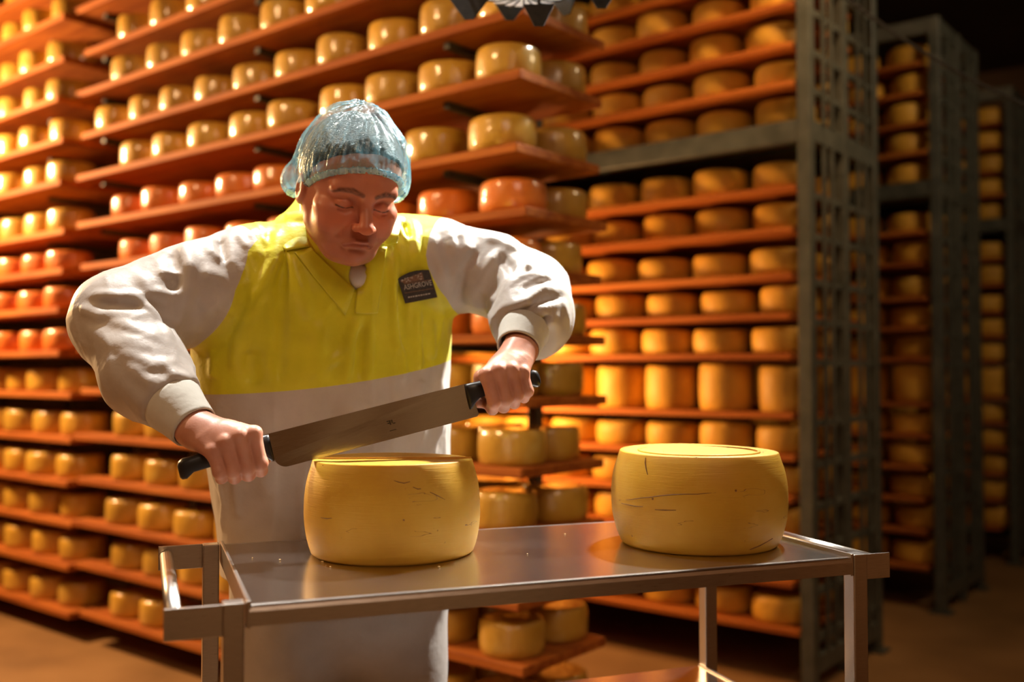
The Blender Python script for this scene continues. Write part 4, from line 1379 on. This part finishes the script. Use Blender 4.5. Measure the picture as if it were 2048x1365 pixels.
# ================================================================== hands
def hand(sgn, kc, wrist, w_in):
    """fist closed over a knife handle; sgn = +1 when the blade lies along +K from this hand"""
    A = K * sgn
    C = kpt(kc) - UK * 0.0150                       # handle axis at the grip centre
    def L(a, n, w):
        return C + A * a + NK * n + UK * w
    fing = [  # a at knuckle, a at tip, (knuckle n,w), r
        (0.0335, 0.0325, 0.0235, 0.0225, 1.00), (0.0110, 0.0115, 0.0265, 0.0245, 1.04), (-0.0115, -0.0095, 0.0255, 0.0200, 0.99), (-0.0330, -0.0290, 0.0225, 0.0110, 0.88)]
    chains = []
    for (a0, a1, n0, w0, sc_) in fing:
        m = L(a0, n0, w0)
        pip = L(a0 * 0.6 + a1 * 0.4, 0.0310, -0.0245 * sc_)
        dip = L(a1, 0.0120, -0.0385 * sc_)
        tip = L(a1, -0.0120, -0.0300 * sc_)
        chains.append(([m, pip, dip, tip], [0.0118 * sc_, 0.0112 * sc_, 0.0100 * sc_, 0.0088 * sc_], m))
    th = [wrist * 0.55 + L(0.02, -0.02, 0.02) * 0.45, L(0.026, -0.026, 0.016), L(0.040, -0.026, -0.008), L(0.046, -0.014, -0.024)]
    fore = wrist + (wrist - C) / np.linalg.norm(wrist - C) * 0.0
    def f(p):
        d = None
        for (pts, rs, m) in chains:
            e = sd_chain(p, pts, rs, 0.004)
            d = e if d is None else smin(d, e, 0.0032)
        palm = None
        for i, (pts, rs, m) in enumerate(chains):
            wp = wrist + A * (0.012 - 0.009 * i)
            e = sd_chain(p, [wp, wp * 0.45 + m * 0.55 + NK * 0.002 + UK * 0.002, m], [0.0205, 0.0165, 0.0125])
            palm = e if palm is None else smin(palm, e, 0.012)
        palm = smin(palm, sd_chain(p, [wrist, L(0, -0.004, 0.024)], [0.024, 0.020]), 0.012)
        d = smin(d, palm, 0.007)
        for (pts, rs, m) in chains:                  # knuckle bumps
            d = smin(d, sd_sphere(p, m + NK * 0.0015 + UK * 0.0015, 0.0112), 0.004)
        d = smin(d, sd_chain(p, th, [0.017, 0.0135, 0.0115, 0.0095], 0.006), 0.008)
        d = smin(d, sd_cone(p, wrist, w_in, 0.0275, 0.032), 0.016)
        return d - 0.0006 * wob(p, 160, 4)
    mid = (C + wrist) / 2
    return surface_nets(f, mid - 0.105, mid + 0.105, 0.0016)
G_R = -0.262
G_L = 0.192
R1v, R1q = hand(+1, G_R, P(398, 862, 1.598), W_R)
L1v, L1q = hand(-1, G_L, P(1036, 706, 1.787), W_L)

# torso, arms and neck inside the clothes: slimmer copy so that the body is one figure
def core(p):
    d = smin(smax(sd_torso(p, 0.03), p[:, 2] - 1.44, 0.02), sd_shoulders(p) + 0.035, 0.04)
    d = smin(d, sd_chain(p, [S_R, E_R, W_R], [0.055, 0.045, 0.030], 0.01), 0.03)
    d = smin(d, sd_chain(p, [S_L, E_L, W_L], [0.055, 0.045, 0.030], 0.01), 0.03)
    d = smin(d, sd_cone(p, hw(0, -0.02, -0.06), NB, 0.062, 0.070), 0.03)
    return smax(d, 0.84 - p[:, 2], 0.01)
KV, KQ = surface_nets(core, (-0.86, 1.55, 0.80), (0.16, 2.22, 1.52), 0.009)
allV = np.vstack([HV, R1v, L1v, KV])
o1_, o2_, o3_ = len(HV), len(HV) + len(R1v), len(HV) + len(R1v) + len(L1v)
allQ = np.vstack([HQ, R1q + o1_, L1q + o2_, KQ + o3_])
body = plink('body', allV, allQ, M['skin'])
nz = len(allV) - len(HV)
for nm, v in zip(('red', 'lip', 'stubble', 'brow'), masks):
    set_attr(body.data, nm, np.concatenate([v, np.full(nz, 0.12 if nm == 'red' else 0.0)]))

# ================================================================== undershirt seen in the neck opening
def under(p):
    d = sd_cone(p, NB + v3(0.004, -0.004, -0.02), VPT + v3(-0.004, 0.022, 0.020), 0.080, 0.030)
    return smax(d, (p - (P(715, 533, 1.80))) @ (HU * 0.55 + v3(0, 0, 0.8)), 0.004)
UV_, UQ = surface_nets(under, NB - 0.19, NB + 0.15, 0.005)
plink('undershirt', UV_, UQ, M['white_shirt'])

# ================================================================== hair, hairnet
NP = v3(0, 0.094, 0.056)
NN = v3(0, -0.545, 0.838)
def hair_f(q):
    d = sd_cranium(q) - 0.0035
    line = (q - v3(0, 0.080, 0.082)) @ v3(0, -0.62, 0.78)
    side = (q - v3(0, -0.002, -0.020)) @ v3(0, -0.90, 0.43)
    cut = np.maximum(line, side)
    return smax(d, -cut, 0.004) - 0.0012 * wob(q, 300, 8)
def hair_w(p):
    return hair_f(hl(p)) * HS
AV, AQ = surface_nets(hair_w, HO + v3(-0.15, -0.16, -0.13), HO + v3(0.15, 0.18, 0.16), 0.0035)
plink('hair', AV, AQ, M['hair'])

def puffs(q):
    a = sd_ell(q, v3(0.080, -0.026, 0.018), (0.031, 0.056, 0.052))
    a = smin(a, sd_ell(q, v3(0.082, -0.006, -0.006), (0.019, 0.030, 0.036)), 0.02)
    b = sd_ell(q, v3(-0.072, -0.056, -0.012), (0.030, 0.036, 0.040))
    c = sd_ell(q, v3(0, -0.085, 0.030), (0.066, 0.045, 0.062))
    return a, b, c
def net_f(q):
    d = sd_cranium(q) - 0.0095
    a, b, c = puffs(q)
    d = smin(smin(d, a, 0.02), smin(b, c, 0.02), 0.025)
    top = sd_ell(q, v3(0.006, -0.016, 0.052), (0.070, 0.088, 0.091))
    d = smin(d, top, 0.03)
    e = (q - NP) @ NN
    th = np.arctan2(q[:, 0], q[:, 1])
    edge = np.exp(-np.clip(e, 0, 1) / 0.030)
    d = d + 0.010 * np.exp(-np.clip(e, 0, 1) / 0.010)                       # drawn in by the elastic
    d = d - 0.0011 * edge * np.sin(th * 64 + 3 * np.sin(e * 60))
    d = d - 0.0040 * (1 - np.abs(np.sin(th * 5.3 + 0.9 * wob(q, 22, 31) + 6 * e))) ** 6 * np.clip(e / 0.02, 0, 1)
    d = d - 0.0011 * np.sin(th * 22 + 40 * e + 2.0 * wob(q, 40, 2)) - 0.0016 * wob(q, 70, 6)
    return d
def net_w(p):
    return net_f(hl(p)) * HS
EV, EQ = surface_nets(net_w, HO + v3(-0.17, -0.18, -0.15), HO + v3(0.18, 0.20, 0.18), 0.0024)
eq = hl(EV)
ev, et = clip_mesh(EV, tris(EQ), (eq - NP) @ NN)
net = plink('hairnet', ev, et, M['net'])
tag(net, 'crinkled translucent pale blue hairnet')
q2 = hl(ev)
pa, pb, pc = puffs(q2)
e2 = (q2 - NP) @ NN
puffv = smooth01((0.004 - pa) / 0.012) * 0.80 + smooth01((0.003 - pb) / 0.012) * 0.55 + np.exp(-np.clip(e2, 0, 1) / 0.007) * 0.45
set_attr(net.data, 'puff', np.clip(puffv, 0, 1))
_th = np.arctan2(q2[:, 0], q2[:, 1])
stk = 0.42 + 0.42 * np.sin(_th * 70 + 5 * wob(q2, 30, 41)) * (0.35 + 0.65 * smooth01((-q2[:, 0] - 0.0) / 0.05)) + 0.6 * (1 - np.abs(np.sin(_th * 5.3 + 0.9 * wob(q2, 22, 31) + 6 * e2))) ** 4
set_attr(net.data, 'streak', np.clip(stk, 0, 1.4))
def band_w(p):
    q = hl(p)
    e = (q - NP) @ NN
    return np.maximum(np.abs(e - 0.0020) - 0.0042, np.abs(net_f(q)) - 0.0020) * HS
DV, DQ = surface_nets(band_w, HO + v3(-0.17, -0.18, -0.15), HO + v3(0.18, 0.20, 0.14), 0.0018)
plink('elastic_band', DV, DQ, M['net_band'], parent=net)

# ================================================================== collar, lapels, placket, badge
def patch(name, rows, off, thick, mat, parent=None, lift=None, sub=6):
    """cloth piece: rows of photo pixels laid on the coat, lifted off along its normal, given thickness"""
    rows = [np.array(r, float) for r in rows]
    def resample(r, n):
        t = np.linspace(0, len(r) - 1, n)
        return np.stack([np.interp(t, range(len(r)), r[:, k]) for k in range(2)], 1)
    nc = (max(len(r) for r in rows) - 1) * sub + 1
    R = np.stack([resample(r, nc) for r in rows])
    t = np.linspace(0, len(rows) - 1, (len(rows) - 1) * sub + 1)
    R = np.stack([[[np.interp(tt, range(len(rows)), R[:, c, k]) for k in range(2)] for c in range(nc)] for tt in t])
    nr = R.shape[0]
    p = trace(coat, R.reshape(-1, 2))
    g = grad(coat_base, p, 0.006)
    lv = np.full(len(p), off)
    if lift is not None:
        lv = lv + np.repeat(np.interp(np.linspace(0, 1, nr), np.linspace(0, 1, len(lift)), lift), nc)
    a = p + g * lv[:, None]; b = a + g * thick
    n = nr * nc
    F = []
    for i in range(nr - 1):
        for j in range(nc - 1):
            q = (i * nc + j, i * nc + j + 1, (i + 1) * nc + j + 1, (i + 1) * nc + j)
            F.append(q); F.append(tuple(n + x for x in reversed(q)))
    border = [j for j in range(nc)] + [i * nc + nc - 1 for i in range(1, nr)] + [(nr - 1) * nc + j for j in range(nc - 2, -1, -1)] + [i * nc for i in range(nr - 2, 0, -1)]
    for i in range(len(border)):
        x, y = border[i], border[(i + 1) % len(border)]
        F.append((y, x, n + x, n + y))
    o = plink(name, np.vstack([a, b]), np.array(F), mat, parent)
    bm = bmesh.new(); bm.from_mesh(o.data); bmesh.ops.recalc_face_normals(bm, faces=bm.faces[:]); bm.to_mesh(o.data); bm.free()
    return o

def leaf(name, rows, off, thick, mat, sub=6):
    """collar leaf from rows of (px, py, depth or None = lie on the coat)"""
    flat = [q for r in rows for q in r]
    hit = trace(coat, [(q[0], q[1]) for q in flat])
    g = grad(coat_base, hit, 0.006)
    pts = np.array([P(q[0], q[1], q[2]) if q[2] else hit[i] + g[i] * off for i, q in enumerate(flat)]).reshape(len(rows), len(rows[0]), 3)
    def up(a, axis):
        n = a.shape[axis]; t = np.linspace(0, n - 1, (n - 1) * sub + 1)
        i0 = np.minimum(t.astype(int), n - 2); fr = t - i0
        sh = [1, 1, 1]; sh[axis] = len(t)
        fr = fr.reshape(sh)
        return np.take(a, i0, axis) * (1 - fr) + np.take(a, i0 + 1, axis) * fr
    G = up(up(pts, 0), 1)
    for _ in range(3):                                    # soften the polyline corners inside the leaf
        G[1:-1, 1:-1] = (G[:-2, 1:-1] + G[2:, 1:-1] + G[1:-1, :-2] + G[1:-1, 2:] + 2 * G[1:-1, 1:-1]) / 6
    nr, nc = G.shape[:2]
    du = np.gradient(G, axis=0); dv = np.gradient(G, axis=1)
    nn = np.cross(du, dv); nn /= np.maximum(np.linalg.norm(nn, axis=2, keepdims=True), 1e-9)
    if (nn.reshape(-1, 3).mean(0) @ (CAM - G.reshape(-1, 3).mean(0))) < 0:
        nn = -nn
    a = G.reshape(-1, 3); b = a + nn.reshape(-1, 3) * thick
    n = nr * nc
    F = []
    for i in range(nr - 1):
        for j in range(nc - 1):
            q = (i * nc + j, i * nc + j + 1, (i + 1) * nc + j + 1, (i + 1) * nc + j)
            F.append(q); F.append(tuple(n + x for x in reversed(q)))
    border = [j for j in range(nc)] + [i * nc + nc - 1 for i in range(1, nr)] + [(nr - 1) * nc + j for j in range(nc - 2, -1, -1)] + [i * nc for i in range(nr - 2, 0, -1)]
    for i in range(len(border)):
        x, y = border[i], border[(i + 1) % len(border)]
        F.append((y, x, n + x, n + y))
    o = plink(name, np.vstack([a, b]), np.array(F), mat)
    bm = bmesh.new(); bm.from_mesh(o.data); bmesh.ops.recalc_face_normals(bm, faces=bm.faces[:]); bm.to_mesh(o.data); bm.free()
    return o

leaf('collar', [[(606, 392, 1.955), (601, 402, 1.91), (606, 430, 1.865), (612, 460, 1.835), (620, 494, 1.812)],
                [(598, 392, 1.965), (585, 415, 1.905), (578, 448, 1.850), (588, 478, 1.822), (600, 496, 1.806)],
                [(590, 410, 1.975), (566, 430, 1.910), (548, 456, 1.860), (556, 482, 1.826), (571, 502, 1.802)]], 0.006, 0.0022, M['yellow'])
leaf('collar', [[(783, 432, 1.895), (775, 452, 1.850), (768, 470, 1.830), (757, 488, None)],
                [(793, 432, 1.905), (790, 452, 1.865), (784, 474, 1.838), (772, 491, None)],
                [(803, 437, 1.925), (800, 455, 1.880), (797, 472, 1.850), (791, 487, None)]], 0.006, 0.0022, M['yellow'])
patch('lapel', [[(622, 497), (660, 533), (708, 578)], [(606, 501), (648, 548), (700, 604)], [(590, 506), (634, 562), (690, 630)]], 0.0015, 0.0022, M['yellow'])
patch('placket', [[(752, 492), (735, 510), (724, 530), (716, 566), (711, 600), (709, 626)], [(762, 494), (752, 520), (744, 545), (738, 575), (733, 604), (731, 628)], [(772, 496), (768, 530), (764, 560), (760, 584), (757, 606), (754, 626)]], 0.0018, 0.0024, M['yellow'])

# the badge lies flat on its own plane, just proud of the cloth
_bg = trace(coat, [(x, y) for x in np.linspace(800, 870, 6) for y in np.linspace(546, 602, 6)])
_bm = _bg.mean(0)
_bn = np.linalg.svd(_bg - _bm)[2][2]
if _bn @ (CAM - _bm) < 0:
    _bn = -_bn
_bo = float(((_bg - _bm) @ _bn).max()) * 0.8 + 0.0012
def flatpix(pix, off):
    """photo pixel to the badge plane, lifted by off"""
    r = np.stack([ray(x, y) for x, y in np.asarray(pix, float)])
    t = ((_bm + _bn * (_bo + off) - CAM) @ _bn) / (r @ _bn)
    return CAM + r * t[:, None]
_bp = [(796, 559), (803, 553.5), (811, 549), (821, 545), (833, 542), (846, 540.5), (858, 540.5), (861, 548), (867, 568), (875, 595), (843, 601.5), (811, 607.5), (803, 582)]
_bf = flatpix(_bp, 0.0008); _bb = _bf - _bn * 0.0022
_n = len(_bp)
bm = bmesh.new()
_f = [bm.verts.new(tuple(q - PO)) for q in _bf]; _g = [bm.verts.new(tuple(q - PO)) for q in _bb]
bm.faces.new(_f); bm.faces.new(list(reversed(_g)))
for i in range(_n):
    bm.faces.new((_f[i], _g[i], _g[(i + 1) % _n], _f[(i + 1) % _n]))
bmesh.ops.recalc_face_normals(bm, faces=bm.faces[:])
badge_o = link('badge', bm_mesh('badge', bm), M['badge'], person)
tag(badge_o, 'dark badge with pale lettering')

def badge_quads(name, polys, mat, off=0.0011):
    V = []; F = []
    for q in polys:
        b0 = len(V)
        V += list(flatpix(q, off)); F.append((b0, b0 + 1, b0 + 2, b0 + 3))
    o = plink(name, V, np.array(F), mat, badge_o, smooth=False)
    return o
def text_mesh(txt):
    cu = bpy.data.curves.new('lettering', 'FONT'); cu.body = txt; cu.size = 1.0; cu.resolution_u = 3
    ob = bpy.data.objects.new('lettering', cu); col.objects.link(ob)
    bpy.context.view_layer.update()
    me = bpy.data.meshes.new_from_object(ob.evaluated_get(bpy.context.evaluated_depsgraph_get()))
    bpy.data.objects.remove(ob, do_unlink=True)
    return me
def place_text(name, txt, bl, br, tl, mat, bold=0.0):
    me = text_mesh(txt)
    co = np.array([v.co[:] for v in me.vertices])
    x0, x1 = co[:, 0].min(), co[:, 0].max(); y0, y1 = co[:, 1].min(), co[:, 1].max()
    s = (co[:, 0] - x0) / (x1 - x0); t = (co[:, 1] - y0) / (y1 - y0)
    bl, br, tl = (np.array(q, float) for q in (bl, br, tl))
    pix = bl + s[:, None] * (br - bl) + t[:, None] * (tl - bl)
    w = flatpix(pix, 0.0012) - PO
    for v, q in zip(me.vertices, w):
        v.co = q
    me.materials.append(mat)
    return link(name, me, mat, badge_o)
place_text('lettering', 'ASHGROVE', (808.5, 580.5), (864.5, 570.5), (806.5, 570.5), M['badge_thread'])
lines = [[(807.5, 567.8), (863.5, 558.8), (863.8, 560.3), (807.9, 569.3)], [(809.0, 586.0), (867.0, 576.4), (867.4, 577.8), (809.4, 587.4)]]
badge_quads('brown_line', lines[:1], M['badge_brown']); badge_quads('brown_line', lines[1:], M['badge_brown'])
# small print too fine to read: rows of short stitched dashes
dash = []
xx = 816.0
for w_ in (4, 2.5, 3.5, 5, 3, 4, 2.5, 4.5, 4):
    y_ = 596.5 - (xx - 816) * 0.172
    dash.append([(xx, y_), (xx + w_, y_ - w_ * 0.172), (xx + w_, y_ - w_ * 0.172 - 2.6), (xx, y_ - 2.6)])
    xx += w_ + 1.4
tag(badge_quads('stitched_small_print', dash, M['badge_thread']), kind='stuff')
badge_quads('emblem_ground', [[(799.5, 562.5), (808.5, 567.2), (848, 559.5), (844, 544.5)]], M['badge_brown'], 0.0010)
# mottled emblem along the badge's upper left
em = []
r_ = random.Random(4)
for i in range(34):
    s_ = r_.random(); x_ = 801 + s_ * 44; top = 559 - s_ * 16; bot = 567.5 - s_ * 7
    y_ = top + r_.uniform(0.15, 0.95) * (bot - top)
    w_, h_ = r_.uniform(1.5, 3.6), r_.uniform(1.0, 2.4)
    em.append([(x_, y_), (x_ + w_, y_ - 0.6), (x_ + w_ * 0.8, y_ - h_), (x_ + 0.3, y_ - h_ + 0.5)])
tag(badge_quads('stitched_emblem', em, M['badge_thread']), kind='stuff')
